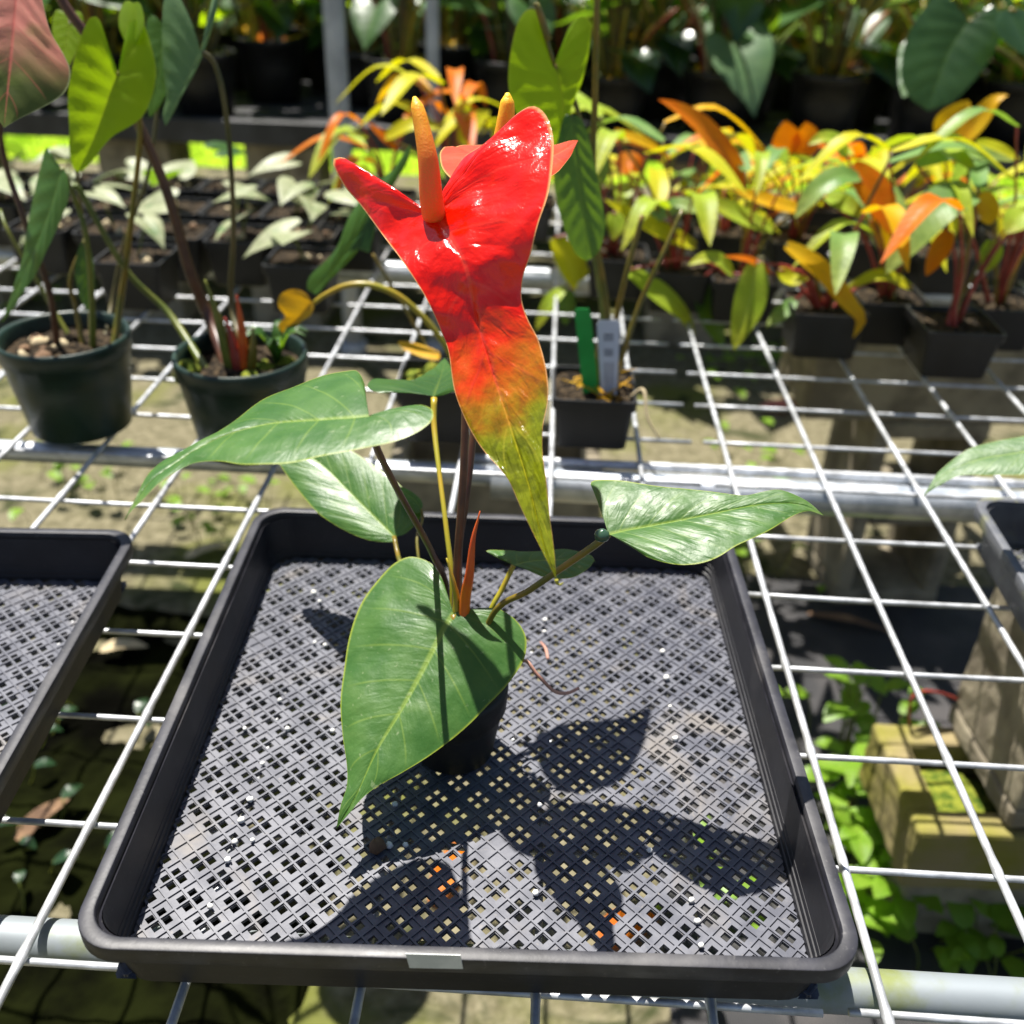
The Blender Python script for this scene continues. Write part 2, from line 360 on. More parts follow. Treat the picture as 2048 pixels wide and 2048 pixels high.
def join_geo(parts):
    V_, F_ = [], []
    for v, f in parts:
        o = len(V_); V_ += v; F_ += [tuple(i + o for i in q) for q in f]
    return V_, F_
def bevel(o, wdt=0.003, seg=2):
    md = o.modifiers.new('bevel', 'BEVEL'); md.width = wdt; md.segments = seg; md.limit_method = 'ANGLE'

# ---------------------------------------------------------------- leaves
def sheet_leaf(name, J, mid, left, right, mat, parent, t0=0.28, NE=44, MW=10, bulge=0.04, quilt=0.012, nv=9, fold=0.0, dome=0.0, pucker=0.0, local=False, seed=0, thick=0.0):
    """heart-shaped leaf: midrib J..tip, left/right margins from junction round the lobe to the tip (world points)"""
    M_ = spline(mid, 60); tip = M_[-1]
    ax = (tip - J); L = ax.length; ax = ax / L
    V_, F_ = [], []; A_, C_, T_ = [], [], []
    for side, edge in ((0, left), (1, right)):
        E_ = spline(edge, NE); base = len(V_)
        # mean normal of this half
        for i in range(NE):
            t = i / (NE - 1)
            g = 0 if t < t0 else ((t - t0) / (1 - t0))
            g = g ** 1.15
            k = g * 59; j = min(int(k), 58); m = M_[j].lerp(M_[j + 1], k - j)
            e = E_[i]; d = e - m; wd = d.length
            nx = ax.cross(d) if side == 0 else d.cross(ax)
            # stable normal from the sheet's frame
            nrm = NRM[0]
            for q in range(MW + 1):
                u = q / MW
                p = m + d * u
                q1 = 4 * u * (1 - u)
                z = (bulge + dome * math.exp(-(t / 0.42) ** 4)) * wd * q1 + quilt * L * q1 * (abs(math.sin(math.pi * nv * (t - 0.1 * u))) - 0.6) * min(1, wd / (0.2 * L))
                z += 0.012 * L * mnoise.noise(p * (6 / L) + Vector((seed, 3, 1))) * u
                if pucker: z += pucker * L * (mnoise.noise(p * (13 / L)) + 0.5 * mnoise.noise(p * (29 / L))) * min(1, 3 * q1) - pucker * 0.8 * L * math.exp(-(u / 0.05) ** 2)
                V_.append(p + nrm * z)
                A_.append((p - J).dot(ax) / L); C_.append(u); T_.append(t)
        W_ = MW + 1
        for i in range(NE - 1):
            for q in range(MW):
                a = base + i * W_ + q
                f = (a, a + 1, a + W_ + 1, a + W_)
                F_.append(f if side == 1 else f[::-1])
    bm_o = mobj(name, V_, F_, mat, parent, attrs={'along': A_, 'across': C_, 'edge_t': T_}, local=local)
    return bm_o
NRM = [Vector((0, 0, 1))]
def nrm_from(j, yj, t, yt, lat):
    d = at(*t, Y=yt) - at(*j, Y=yj); n = d.cross(Vector(lat)).normalized()
    return n if n.z > 0 else -n
def px_leaf(name, jpx, Y, n, mid, left, right, mat, parent, shelf=0.0, cup=0.0, tipdrop=0.0, lobe_lift=0.0, side_lift=(0, 0), **kw):
    """leaf whose sheet lies on the plane through the junction with normal n; margins lifted off it to cup the blade"""
    n = Vector(n).normalized(); NRM[0] = n
    J = at(*jpx, Y=Y)
    def P(q):
        return at_plane(q[0], q[1], J, n)
    tip = P(mid[-1]); ax = (tip - J).normalized(); L = (tip - J).length; sd = n.cross(ax)
    def lift(p, q, s):
        u = (p - J).dot(ax) / L; v = (p - J).dot(sd) / L
        h = cup * L * min(1.0, abs(v) * 2.2) ** 1.5 + side_lift[s] * L * abs(v) * 2 - tipdrop * L * max(0, u - 0.5) ** 2 * 4
        if shelf: h += shelf * L * (math.exp(-((u - 0.13) / 0.15) ** 2) - math.exp(-((0.13) / 0.15) ** 2))
        if u < 0: h += lobe_lift * L * min(1, -u * 3)
        # move along the view ray so that the outline stays where it is, by the distance that lifts the point h off the sheet
        r = ray(q[0], q[1]).normalized(); dn = r.dot(n)
        if abs(dn) < 0.15: dn = 0.15 * (1 if dn > 0 else -1)
        k = max(-0.06, min(0.06, h / dn))
        return p + r * k
    M_ = [J] + [lift(P(q), q, 0) for q in mid]
    L_ = [J] + [lift(P(q), q, 0) for q in left] + [M_[-1]]
    R_ = [J] + [lift(P(q), q, 1) for q in right] + [M_[-1]]
    return sheet_leaf(name, J, M_, L_, R_, mat, parent, **kw), J
def blade(name, pts, width, mat, parent, up=(0, 0, 1), prof=None, NS=16, fold=0.25, local=False, twist=0.0):
    """strap leaf along a midrib of world points"""
    P = spline(pts, NS); V_, F_, A_, C_, T_ = [], [], [], [], []; H = 3
    up = Vector(up)
    for i in range(NS):
        u = i / (NS - 1)
        T = (P[min(i + 1, NS - 1)] - P[max(i - 1, 0)]).normalized()
        s = T.cross(up)
        s = s.normalized() if s.length > 1e-4 else T.orthogonal().normalized()
        if twist: s = Matrix.Rotation(twist * (u - 0.3), 3, T) @ s
        nn = s.cross(T)
        wd = width * 0.5 * (prof(u) if prof else (max(0.0, math.sin(math.pi * min(1, 0.06 + 0.94 * u) ** 0.8)) ** 0.75))
        wd = max(wd, 0.0004)
        for q in range(-H, H + 1):
            v = q / H
            wav = 0.06 * wd * math.sin(9 * u + 2 * v + width * 900)
            V_.append(P[i] + s * (wd * v) + nn * (abs(v) * wd * fold + wav * abs(v)))
            A_.append(u); C_.append(abs(v)); T_.append(u)
    W_ = 2 * H + 1
    for i in range(NS - 1):
        for q in range(2 * H):
            a = i * W_ + q; F_.append((a, a + 1, a + W_ + 1, a + W_))
    return mobj(name, V_, F_, mat, parent, attrs={'along': A_, 'across': C_, 'edge_t': T_}, local=local)
def heart_mesh(L, wd, droop, lobe=0.32, cupv=0.12, seed=0):
    """margins of a generic heart leaf in local space: junction at 0, tip along +X"""
    def b(x, y):
        u = max(0, x / L)
        return Vector((x, y, cupv * abs(y) - droop * L * u * u))
    le = [(0, 0), (-0.12, 0.10), (-lobe * 0.85, 0.22), (-lobe, 0.36), (-lobe * 0.75, 0.50), (-0.02, 0.56), (0.22, 0.52), (0.45, 0.40), (0.68, 0.24), (0.86, 0.09), (1, 0)]
    left = [b(x * L, y * wd) for x, y in le]; right = [b(x * L, -y * wd) for x, y in le]
    mid = [b(x * L, 0) for x in (0, 0.25, 0.5, 0.75, 1)]
    return left, mid, right
def heart_leaf(name, base, direction, L, wd, droop, mat, parent, roll=0.0, local=False, seed=0, NE=22, MW=5):
    left, mid, right = heart_mesh(L, wd, droop)
    d = Vector(direction).normalized()
    yv = Vector((0, 0, 1)).cross(d); yv = yv.normalized() if yv.length > 1e-3 else Vector((1, 0, 0))
    zv = d.cross(yv)
    R = Matrix((d, yv, zv)).transposed() @ Matrix.Rotation(roll, 3, 'X')
    NRM[0] = R @ Vector((0, 0, 1))
    f = lambda v: Vector(base) + R @ v
    return sheet_leaf(name, Vector(base), [f(v) for v in mid], [f(v) for v in left], [f(v) for v in right], mat, parent, NE=NE, MW=MW, bulge=0.05, quilt=0.006, local=local, seed=seed)

# ---------------------------------------------------------------- pots
def round_pot(parent, c, r1, r0, h, mat, rim=0.006, soil_z=0.8, seg=40, soil_mat='soil'):
    c = Vector(c); t = 0.0022
    prof = [(r0 * 0.2, 0.001), (r0 * 0.86, 0.001), (r0, 0.004), (r0 + (r1 - r0) * 0.55, h * 0.55), (r1 - 0.003, h - 0.022), (r1 - 0.001, h - 0.021), (r1, h - 0.004), (r1 - 0.001, h), (r1 - rim * 0.6, h), (r1 - rim, h - 0.003), (r1 - rim - 0.002, h - 0.03), (r0 - t, h * 0.3)]
    V_, F_ = lathe_geo(prof, seg, c); F_.append(tuple(range(seg)))
    p = mobj('pot', V_, F_, mat, parent)
    rr = r0 + (r1 - r0) * soil_z - 0.004
    soil_disc(parent, c + Vector((0, 0, h * soil_z)), rr, soil_mat)
    return p
def soil_disc(parent, c, r, mat, square=False, amp=0.004):
    V_, F_ = [], []; nr, ns = 7, 24
    V_.append(Vector(c) + Vector((0, 0, 0.004)))
    for i in range(1, nr + 1):
        for s in range(ns):
            th = 2 * math.pi * s / ns; q = r * i / nr
            if square:
                k = 1 / max(abs(math.cos(th)), abs(math.sin(th))); q *= min(k, 1.32)
            p = Vector(c) + Vector((q * math.cos(th), q * math.sin(th), 0))
            p.z += amp * mnoise.noise(p * 90) * 1.6 + (0.004 * (1 - i / nr))
            V_.append(p)
    for s in range(ns): F_.append((0, 1 + s, 1 + (s + 1) % ns))
    for i in range(nr - 1):
        for s in range(ns):
            a = 1 + i * ns; F_.append((a + s, a + (s + 1) % ns, a + ns + (s + 1) % ns, a + ns + s)[::-1])
    return mobj('soil', V_, F_, mat, parent)
def square_pot(parent, c, h1, h0, h, mat, soil_z=0.85, soil_mat='soil'):
    c = Vector(c)
    def ring(hh, z): return [c + Vector((x, y, z)) for x, y in rrect(hh, hh, hh * 0.16, 4)]
    m_ = h0 + (h1 - h0) * 0.8
    rings = [ring(h0 * 0.9, 0.0), ring(h0, 0.003), ring(m_ - 0.002, h * 0.80), ring(m_ + 0.001, h * 0.81), ring(h1, h - 0.002), ring(h1 - 0.0005, h), ring(h1 - 0.003, h), ring(h1 - 0.004, h - 0.004), ring(h0 - 0.002, h * 0.5)]
    V_, F_ = loft_geo(rings, close_first=True)
    p = mobj('pot', V_, F_, mat, parent, smooth=False)
    soil_disc(parent, c + Vector((0, 0, h * soil_z)), h0 + (h1 - h0) * soil_z - 0.003, soil_mat, square=True)
    return p
#@@STRUCTURE
# ================================================================== SETTING
GZ = -0.62
def sheet(name, x0, x1, y0, y1, z, mat, nx=1, ny=1):
    V_, F_ = [], []
    for j in range(ny + 1):
        for i in range(nx + 1):
            V_.append((x0 + (x1 - x0) * i / nx, y0 + (y1 - y0) * j / ny, z))
    for j in range(ny):
        for i in range(nx):
            a = j * (nx + 1) + i; F_.append((a, a + 1, a + nx + 2, a + nx + 1))
    return mobj(name, V_, F_, mat, smooth=False)
tag(sheet('ground', -80, 80, -40, 120, GZ, 'ground_sand'), kind='structure')
tag(sheet('lawn', -60, 60, 4.5, 110, GZ + 0.004, 'lawn'), kind='structure')
wm = sheet('weed_mat', -0.02, 3.0, -1.2, 1.22, GZ + 0.004, 'weed_mat'); tag(wm, kind='structure')
wm2 = sheet('shade_painted_soil', -1.5, -0.46, -0.10, 1.0, GZ + 0.012, 'shade_painted_ground', 70, 70)  # bumpy ground patch with the shade between the trays painted into its colour
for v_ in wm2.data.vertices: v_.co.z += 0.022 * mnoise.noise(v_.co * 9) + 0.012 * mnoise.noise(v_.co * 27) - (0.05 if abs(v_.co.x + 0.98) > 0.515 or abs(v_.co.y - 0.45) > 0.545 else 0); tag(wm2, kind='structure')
# short grass on the lawn that shows below the far bench
V_, F_ = [], []
for i in range(9000):
    x = random.uniform(-3.2, 2.2); y = random.uniform(4.5, 7.5); h = random.uniform(0.03, 0.08); a = random.uniform(0, 6.28)
    dx, dy = 0.006 * math.cos(a), 0.006 * math.sin(a); lx, ly = random.uniform(-.03, .03), random.uniform(-.03, .03); o = len(V_)
    V_ += [(x - dx, y - dy, GZ), (x + dx, y + dy, GZ), (x + lx, y + ly, GZ + h)]; F_.append((o, o + 1, o + 2))
g = mobj('grass', V_, F_, 'weed_leaf', smooth=False, attrs={'along': [0.5] * len(V_), 'across': [0.4] * len(V_), 'edge_t': [0.3] * len(V_)}); tag(g, 'sunlit short grass beyond the far bench', 'grass', kind='stuff')

# ------------------------------------------------------------------ wire bench
A = 0.1016
bench = thing('wire_bench', (0, 0.5, GZ), 'galvanised welded wire mesh bench top carried on round pipes', 'bench')
def wire(name, p, q, r, mat='galvanised'):
    p, q = Vector(p), Vector(q); n = 7
    pts = [p.lerp(q, i / n) + Vector((random.uniform(-.0007, .0007), random.uniform(-.0007, .0007), random.uniform(-.0004, .0004))) for i in range(n + 1)]
    if name == 'long_wire':       # swollen where each crossing is welded
        L_ = (q - p).length; m = 190; rr = []
        for i in range(m):
            y = p.y + L_ * i / (m - 1); d = abs(y / A - round(y / A)) * A
            rr.append(r * (1.22 if d < 0.0045 else 1.0) * random.uniform(0.985, 1.015))
        return tube(name, pts, rr, mat, bench, seg=9, n=m)
    return tube(name, pts, r, mat, bench, seg=10, n=15)
ZL = 0.0052
for i in range(-12, 8):
    wire('long_wire', (i * A, -0.215 if i > -1 else -0.19, ZL), (i * A, 1.66, ZL), 0.0029)
for j in range(-1, 17):
    wire('cross_wire', (-1.30, j * A, 0), (-0.036, j * A, 0), 0.0024)
    wire('cross_wire', (-0.020, j * A + 0.0005, 0), (0.80, j * A + 0.001, 0), 0.0024)
tube('front_pipe', [(-1.5, -0.078, -0.0162), (1.1, -0.076, -0.0162)], 0.0135, 'pipe_mossy', bench, seg=24)
b = mobj('angle_rail', *box_geo(-0.33, 1.1, -0.150, -0.146, -0.060, -0.012), 'pipe_mossy', bench, smooth=False)
tube('back_pipe', [(-1.5, 0.535, -0.0150), (-0.245, 0.531, -0.0150)], 0.0120, 'galvanised_pipe', bench, seg=24)
tube('back_pipe', [(-0.27, 0.530, -0.0226), (1.1, 0.530, -0.0226)], 0.0198, 'galvanised_pipe', bench, seg=28)
tube('pipe_strap', [(-0.30, 0.549, -0.004), (-0.02, 0.551, -0.004), (0.28, 0.552, -0.004), (1.1, 0.554, -0.004)], 0.0055, 'galvanised', bench, seg=12)
tube('far_pipe', [(-1.5, 1.25, -0.0226), (1.1, 1.25, -0.0226)], 0.0198, 'galvanised_pipe', bench, seg=24)

# ------------------------------------------------------------------ concrete blocks that carry the bench
def blob_geo0(c, r, seg=6):
    V_, F_ = [], []
    for z, k in ((-0.5, 0.9), (-0.1, 1), (0.15, 0.85), (0.28, 0.45)):
        for s in range(seg):
            a = 2 * math.pi * s / seg; q = r * k * random.uniform(0.85, 1.1)
            V_.append(Vector(c) + Vector((q * math.cos(a) * 1.2, q * math.sin(a), r * z * random.uniform(.8, 1.15))))
    for i in range(3):
        for s in range(seg): F_.append((i * seg + s, i * seg + (s + 1) % seg, (i + 1) * seg + (s + 1) % seg, (i + 1) * seg + s))
    F_.append(tuple(range(seg))[::-1]); F_.append(tuple(range(3 * seg, 4 * seg)))
    return V_, F_
PITS = bpy.data.textures.new('pits', 'CLOUDS'); PITS.noise_scale = 0.022; PITS.noise_depth = 3
def hollow_block(name, lx, ly, lz, mat, parent_loc, axis, rz, label, group=None, cells=2, shell=0.032, rugged=False):
    """hollow masonry block lx*ly*lz, cells open along the given axis"""
    t = thing(name, parent_loc, label, 'concrete block', group, rz)
    # build with the cells open along Z then turn
    dims = {'z': (lx, ly, lz), 'y': (lx, lz, ly)}[axis]
    ax_, ay_, az_ = dims
    parts = []
    e = 0.0015
    parts.append(box_geo(-ax_ / 2, ax_ / 2, -ay_ / 2, -ay_ / 2 + shell, 0, az_))
    parts.append(box_geo(-ax_ / 2, ax_ / 2, ay_ / 2 - shell, ay_ / 2, 0, az_))
    if ax_ >= ay_:
        n = cells
        for k in range(n + 1):
            x = -ax_ / 2 + e + (ax_ - shell - 2 * e) * k / n
            parts.append(box_geo(x, x + shell, -ay_ / 2 + shell - e, ay_ / 2 - shell + e, e, az_ - e))
    else:
        parts.append(box_geo(-ax_ / 2 + e, -ax_ / 2 + shell, -ay_ / 2 + shell - e, ay_ / 2 - shell + e, e, az_ - e))
        parts.append(box_geo(ax_ / 2 - shell, ax_ / 2 - e, -ay_ / 2 + shell - e, ay_ / 2 - shell + e, e, az_ - e))
        parts.append(box_geo(-ax_ / 2 + shell, ax_ / 2 - shell, -shell / 2, shell / 2, e, az_ - e))
    V_, F_ = join_geo(parts)
    if axis == 'y': V_ = [Vector((v.x, v.z - az_ / 2, v.y + ay_ / 2)) for v in V_]
    if axis == 'y': F_ = [f[::-1] for f in F_]
    o = mobj('block_shell', V_, F_, mat, t, smooth=False, local=True); bevel(o, 0.006, 2)
    if rugged:
        s_ = o.modifiers.new('sub', 'SUBSURF'); s_.subdivision_type = 'SIMPLE'; s_.levels = 4; s_.render_levels = 4
        d_ = o.modifiers.new('pits', 'DISPLACE'); d_.texture = PITS; d_.strength = 0.0055; d_.mid_level = 0.5; d_.texture_coords = 'GLOBAL'
    return t
BLK = hollow_block('concrete_block', 0.38, 0.185, 0.10, 'concrete_mossy', (0.442, 0.462, GZ + 0.142), 'z', 0.03, 'yellow mossy hollow concrete block lying flat under the upright block, by bright weeds', rugged=True, shell=0.038)
mobj('moss_fill', *blob_geo0((0.335, 0.455, GZ + 0.195), 0.065, 14), 'moss', BLK)
pav = mobj('concrete_footing', *box_geo(-0.16, 0.17, -0.07, 0.09, 0, 0.14), 'concrete', None, smooth=False); pav.location = (0.45, 0.47, GZ + 0.003); bevel(pav, 0.006); tag(pav, 'dark concrete footing on the weed mat below the mossy flat block', 'footing')
hollow_block('concrete_block', 0.20, 0.19, 0.352, 'concrete', (0.455, 0.475, GZ + 0.243), 'y', 0.05, 'pale hollow concrete block standing on end on the mossy block under the bench pipe', rugged=True)
hollow_block('concrete_block', 0.21, 0.20, 0.40, 'concrete', (0.47, 1.24, GZ + 0.004), 'y', 0.1, 'brown shaded hollow concrete block standing under the potted orange plants')
b2 = hollow_block('concrete_block', 0.40, 0.20, 0.17, 'concrete', (0.44, 1.24, GZ + 0.404), 'z', 0.05, 'concrete block lying on top of the shaded upright one below the pots')
hollow_block('concrete_block', 0.40, 0.20, 0.28, 'concrete', (-0.30, 1.22, GZ + 0.0), 'z', 0.05, 'concrete block below the mossy black pot and yellow arching stalk')
FBG = 'concrete blocks under the far bench'
for k, x in enumerate((-2.02, -1.45, -1.02, -0.45, 0.2, 0.86, 1.55)):
    for lv in range(3):
        hollow_block('concrete_block', 0.21, 0.20, 0.194, 'concrete', (x + 0.01 * lv, 2.52 + 0.004 * k, GZ + 0.001 + 0.1945 * lv), 'z', 0.03 * lv - 0.03, ('tan concrete block lowest in a stacked leg of the far bench', 'tan concrete block in the middle of a stacked leg of the far bench', 'tan concrete block topmost in a stacked leg, right under the far bench')[lv], FBG, cells=1)

# ------------------------------------------------------------------ far bench, posts
fb = thing('far_bench', (0, 3.2, GZ), 'long dark slatted bench full of black pots beyond the path', 'bench')
o = mobj('front_rail', *box_geo(-3.2, 2.8, 2.36, 2.40, -0.052, 0.012), 'bench_dark', fb, smooth=False); bevel(o)
o = mobj('back_rail', *box_geo(-3.2, 2.8, 4.30, 4.34, -0.052, 0.0), 'bench_dark', fb, smooth=False)
for k in range(14):
    y = 2.41 + k * 0.135
    o = mobj('slat', *box_geo(-3.2, 2.8, y, y + 0.09, -0.034, -0.002), 'bench_dark', fb, smooth=False)
def post(x, y, r, label, square=False):
    t = thing('metal_post', (x, y, GZ), label, 'post')
    tube('shaft', [(x, y, GZ), (x, y, 2.6)], r, 'steel_post', t, seg=20)
    tube('clamp', [(x, y, 0.335), (x, y, 0.345)], r + 0.003, 'bench_dark', t, seg=20, n=3)
    tube('base_collar', [(x, y, GZ), (x, y, GZ + 0.04)], r + 0.012, 'steel_post', t, seg=20, n=3)
p = at(675, 150, Y=2.27); post(p.x, 2.27, 0.027, 'thick grey steel post with a dark clamp beside the far bench')
p = at(866, 150, Y=2.30); post(p.x, 2.30, 0.017, 'slim grey steel post behind the orange spadix')

# ================================================================== TRAYS
TZ = ZL + 0.0029
def make_tray(loc, rz, label, rim_mat='tray_rim', wall_mat='tray_wall', sticker=False):
    T = thing('mesh_tray', loc, label, 'tray', 'black mesh-bottomed nursery trays', rz)
    HX, HY = 0.2175, 0.2260
    def ring(inset, z, r): return [Vector((x, y, z)) for x, y in rrect(HX - inset, HY - inset, r, 8)]
    H = 0.052
    # rim: a rounded rolled lip
    rp = [(0.0105, H - 0.005), (0.0014, H - 0.0124), (0.0004, H - 0.0120), (0, H - 0.0110), (0, H - 0.0010), (0.0003, H - 0.0003), (0.0010, H), (0.0070, H + 0.0002), (0.0077, H - 0.0001), (0.0081, H - 0.0008), (0.0084, H - 0.004)]
    rim = mobj('rim', *loft_geo([ring(i, z, 0.026 - i * 0.6) for i, z in rp]), rim_mat, T, local=True); rim.data.set_sharp_from_angle(angle=RAD(28))
    # walls: stepped ribs near the foot inside
    ip = [(0.0083, H - 0.003), (0.0106, 0.024), (0.0114, 0.0236), (0.0118, 0.0195), (0.0126, 0.0191), (0.0130, 0.0150), (0.0138, 0.0146), (0.0142, 0.0105), (0.0152, 0.0100), (0.0156, 0.0060), (0.0153, 0.0035)]
    op = [(0.0150, 0.0), (0.0138, 0.002), (0.0128, 0.012), (0.0104, H - 0.005)]
    wall = mobj('inner_wall', *loft_geo([ring(i, z, 0.022) for i, z in ip]), wall_mat, T, local=True, smooth=False)
    wo = mobj('outer_wall', *loft_geo([ring(i, z, 0.022) for i, z in op]), wall_mat, T, local=True, smooth=False)
    # floor lattice: diamond grid, clusters of four square holes
    P_, hs, rb = 0.0206, 0.0050, 0.0024
    bd = P_ - 2 * hs - rb
    cuts = [0, bd / 2, bd / 2 + hs, bd / 2 + hs + rb, bd / 2 + 2 * hs + rb, P_]
    X0, Y0 = HX - 0.0145, HY - 0.0145
    def clip(poly):
        for (ax_, sg, lim) in ((0, 1, X0), (0, -1, X0), (1, 1, Y0), (1, -1, Y0)):
            out = []
            for i in range(len(poly)):
                a, c = poly[i], poly[(i + 1) % len(poly)]
                ia, ic = sg * a[ax_] <= lim, sg * c[ax_] <= lim
                if ia: out.append(a)
                if ia != ic:
                    s = (sg * lim - a[ax_]) / (c[ax_] - a[ax_])
                    out.append((a[0] + (c[0] - a[0]) * s, a[1] + (c[1] - a[1]) * s))
            poly = out
            if len(poly) < 3: return None
        return poly
    ca = math.cos(RAD(45)); zf, th = 0.0052, 0.0026
    rot = lambda u, v: (ca * (u - v), ca * (u + v))
    V_, F_ = [], []
    def top(poly, z=zf, flip=False):
        o = len(V_); V_.extend(Vector((x, y, z)) for x, y in poly); q = tuple(range(o, o + len(poly))); F_.append(q[::-1] if flip else q)
    Nn = 16
    for i in range(-Nn, Nn):
        for j in range(-Nn, Nn):
            solid = (i % 7 == 3 and j % 7 == 2)
            u0, v0 = i * P_, j * P_
            if solid:
                q = clip([rot(u0, v0), rot(u0 + P_, v0), rot(u0 + P_, v0 + P_), rot(u0, v0 + P_)])
                if q: top(q)
                continue
            for a in range(5):
                for c in range(5):
                    r4 = [rot(u0 + cuts[a], v0 + cuts[c]), rot(u0 + cuts[a + 1], v0 + cuts[c]), rot(u0 + cuts[a + 1], v0 + cuts[c + 1]), rot(u0 + cuts[a], v0 + cuts[c + 1])]
                    q = clip(r4)
                    if not q: continue
                    if a in (1, 3) and c in (1, 3):
                        if len(q) != 4 or any(abs(q[k][0] - r4[k][0]) > 1e-6 for k in range(4)): continue
                        for k in range(4):      # walls of the hole
                            p0, p1 = r4[k], r4[(k + 1) % 4]; o = len(V_)
                            V_.extend([Vector((p0[0], p0[1], zf)), Vector((p1[0], p1[1], zf)), Vector((p1[0], p1[1], zf - th)), Vector((p0[0], p0[1], zf - th))])
                            F_.append((o, o + 3, o + 2, o + 1))
                    else: top(q); top(q, zf - th, True)
    fl = mobj('floor_lattice', V_, F_, 'tray_floor', T, smooth=False, local=True)
    # raised ribs along both diagonals
    V_, F_ = [], []
    for k in range(-Nn, Nn):
        for off in (P_ / 2, 0.0):
            for d in (0, 1):
                u = k * P_ + off; w2 = 0.0007 if off == P_ / 2 else 0.0006; hz = 0.0011
                ends = []
                for s in (-1, 1):
                    pass
                L_ = 0.6
                q = [rot(u - w2, -L_), rot(u + w2, -L_), rot(u + w2, L_), rot(u - w2, L_)] if d == 0 else [rot(-L_, u - w2), rot(L_, u - w2), rot(L_, u + w2), rot(-L_, u + w2)]
                q = clip(q)
                if not q or len(q) < 4: continue
                z1 = zf + hz + (0.0001 if d else 0)
                o = len(V_); n = len(q)
                V_.extend(Vector((x, y, z1)) for x, y in q); V_.extend(Vector((x, y, zf - 0.001)) for x, y in q)
                F_.append(tuple(range(o, o + n)))
                for m in range(n): F_.append((o + m, o + n + m, o + n + (m + 1) % n, o + (m + 1) % n))
    mobj('floor_ribs', V_, F_, 'tray_floor', fl, smooth=False, local=True)
    if sticker:
        def on(px_, py_):
            n_ = Matrix.Rotation(rz, 3, 'Z') @ Vector((0, -1, 0))
            p0 = Vector(loc) + Matrix.Rotation(rz, 3, 'Z') @ Vector((0, -HY - 0.0007, 0.045))
            wpt = at_plane(px_, py_, p0, n_)
            return Matrix.Rotation(-rz, 3, 'Z') @ (wpt - Vector(loc))
        q = [on(811, 1908), on(921, 1911), on(926, 1938), on(819, 1936)]
        nrm = Vector((0, 0.0006, 0))
        V_ = q + [p + nrm for p in q]
        s = mobj('sticker', V_, [(0, 3, 2, 1), (4, 5, 6, 7), (0, 1, 5, 4), (1, 2, 6, 5), (2, 3, 7, 6), (3, 0, 4, 7)], 'sticker', T, smooth=False, local=True)
        s['label'] = 'blank pale paper label on the front wall'
    return T
TC = Vector((-0.2497, 0.1035, TZ))
tray = make_tray(TC, RAD(2.0), 'black mesh-bottomed tray holding the potted red anthurium', sticker=True)
pl = at(276, 1072, z=0.060)
def tray_copy(loc, rz, label):
    c = copy_tree(tray); c.location = loc; c.rotation_euler = (0, 0, rz); c['label'] = label
    for ch in list(c.children):
        if ch.name.startswith('sticker'): bpy.data.objects.remove(ch)
    return c
tray_copy((pl.x - 0.2175 + 0.012, pl.y - 0.2290, TZ), RAD(3.6), 'empty black mesh-bottomed tray on the bench beside the anthurium tray')
tg = tray_copy((0.419, 0.176, TZ), RAD(-2.0), 'grey weathered mesh tray holding a black square pot with one long leaf')
for ch in tg.children:
    ch.material_slots[0].link = 'OBJECT'; ch.material_slots[0].material = MATS['tray_grey']

# ================================================================== HERO ANTHURIUM
PC = Vector((-0.268, 0.074, TZ + 0.0066))
hero = thing('potted_anthurium', PC, 'potted anthurium with one big glossy red spathe fading to green, standing in tray', 'potted plant')
round_pot(hero, PC, 0.038, 0.028, 0.068, 'pot_black_near', soil_z=0.86)
sp, J = px_leaf('spathe', (870, 431), 0.140, nrm_from((870, 431), 0.140, (1114, 1160), -0.030, (0.12, -0.02, 0.04)),
    [(926, 525), (949, 629), (982, 738), (1014, 835), (1054, 962), (1087, 1089), (1114, 1160)],
    [(832, 424), (774, 395), (720, 359), (700, 326), (683, 314), (665, 324), (687, 370), (720, 409), (763, 467), (807, 525), (854, 598), (886, 670), (899, 709), (909, 781), (935, 850), (967, 901), (1014, 955), (1043, 1017), (1076, 1085)],
    [(890, 399), (901, 355), (926, 315), (962, 290), (999, 257), (1035, 225), (1067, 212), (1093, 232), (1107, 275), (1107, 326), (1096, 391), (1078, 449), (1064, 507), (1047, 554), (1044, 598), (1056, 638), (1078, 682), (1094, 745), (1096, 803), (1087, 854), (1087, 908), (1094, 962), (1100, 1035), (1109, 1107)],
    'spathe_red', hero, t0=0.30, NE=110, MW=22, bulge=-0.05, quilt=0.006, nv=7, cup=0.0, lobe_lift=0.06, shelf=0.085, dome=0.11, pucker=0.009)
sp['label'] = 'glossy red spathe with green tip'
# the end of the spathe curls into a fine hook
tube('spathe_tip', [sp.data.vertices[22 + 109 * 23].co + wloc(sp), sp.data.vertices[22 + 109 * 23].co + wloc(sp) + Vector((0.0004, -0.0002, -0.002)), sp.data.vertices[22 + 109 * 23].co + wloc(sp) + Vector((0.0022, -0.0008, -0.0024)), sp.data.vertices[22 + 109 * 23].co + wloc(sp) + Vector((0.0036, -0.0008, -0.0010))], [0.0012, 0.0009, 0.0006, 0.0003], 'stem_yellow', sp, seg=6)
q0 = at(868, 432, Y=0.140)
tube('spadix', [q0, at(862, 390, Y=0.136), at(856, 320, Y=0.138), at(842, 245, Y=0.146), at(832, 206, Y=0.151), at(829, 195, Y=0.153)], [0.0070, 0.0070, 0.0068, 0.0066, 0.0063, 0.0060, 0.0057, 0.0053, 0.0050, 0.0046, 0.0043, 0.0038, 0.0012], 'spadix_orange', hero, seg=16, n=40)
base = lambda dx=0, dy=0: PC + Vector((dx, dy, 0.056))
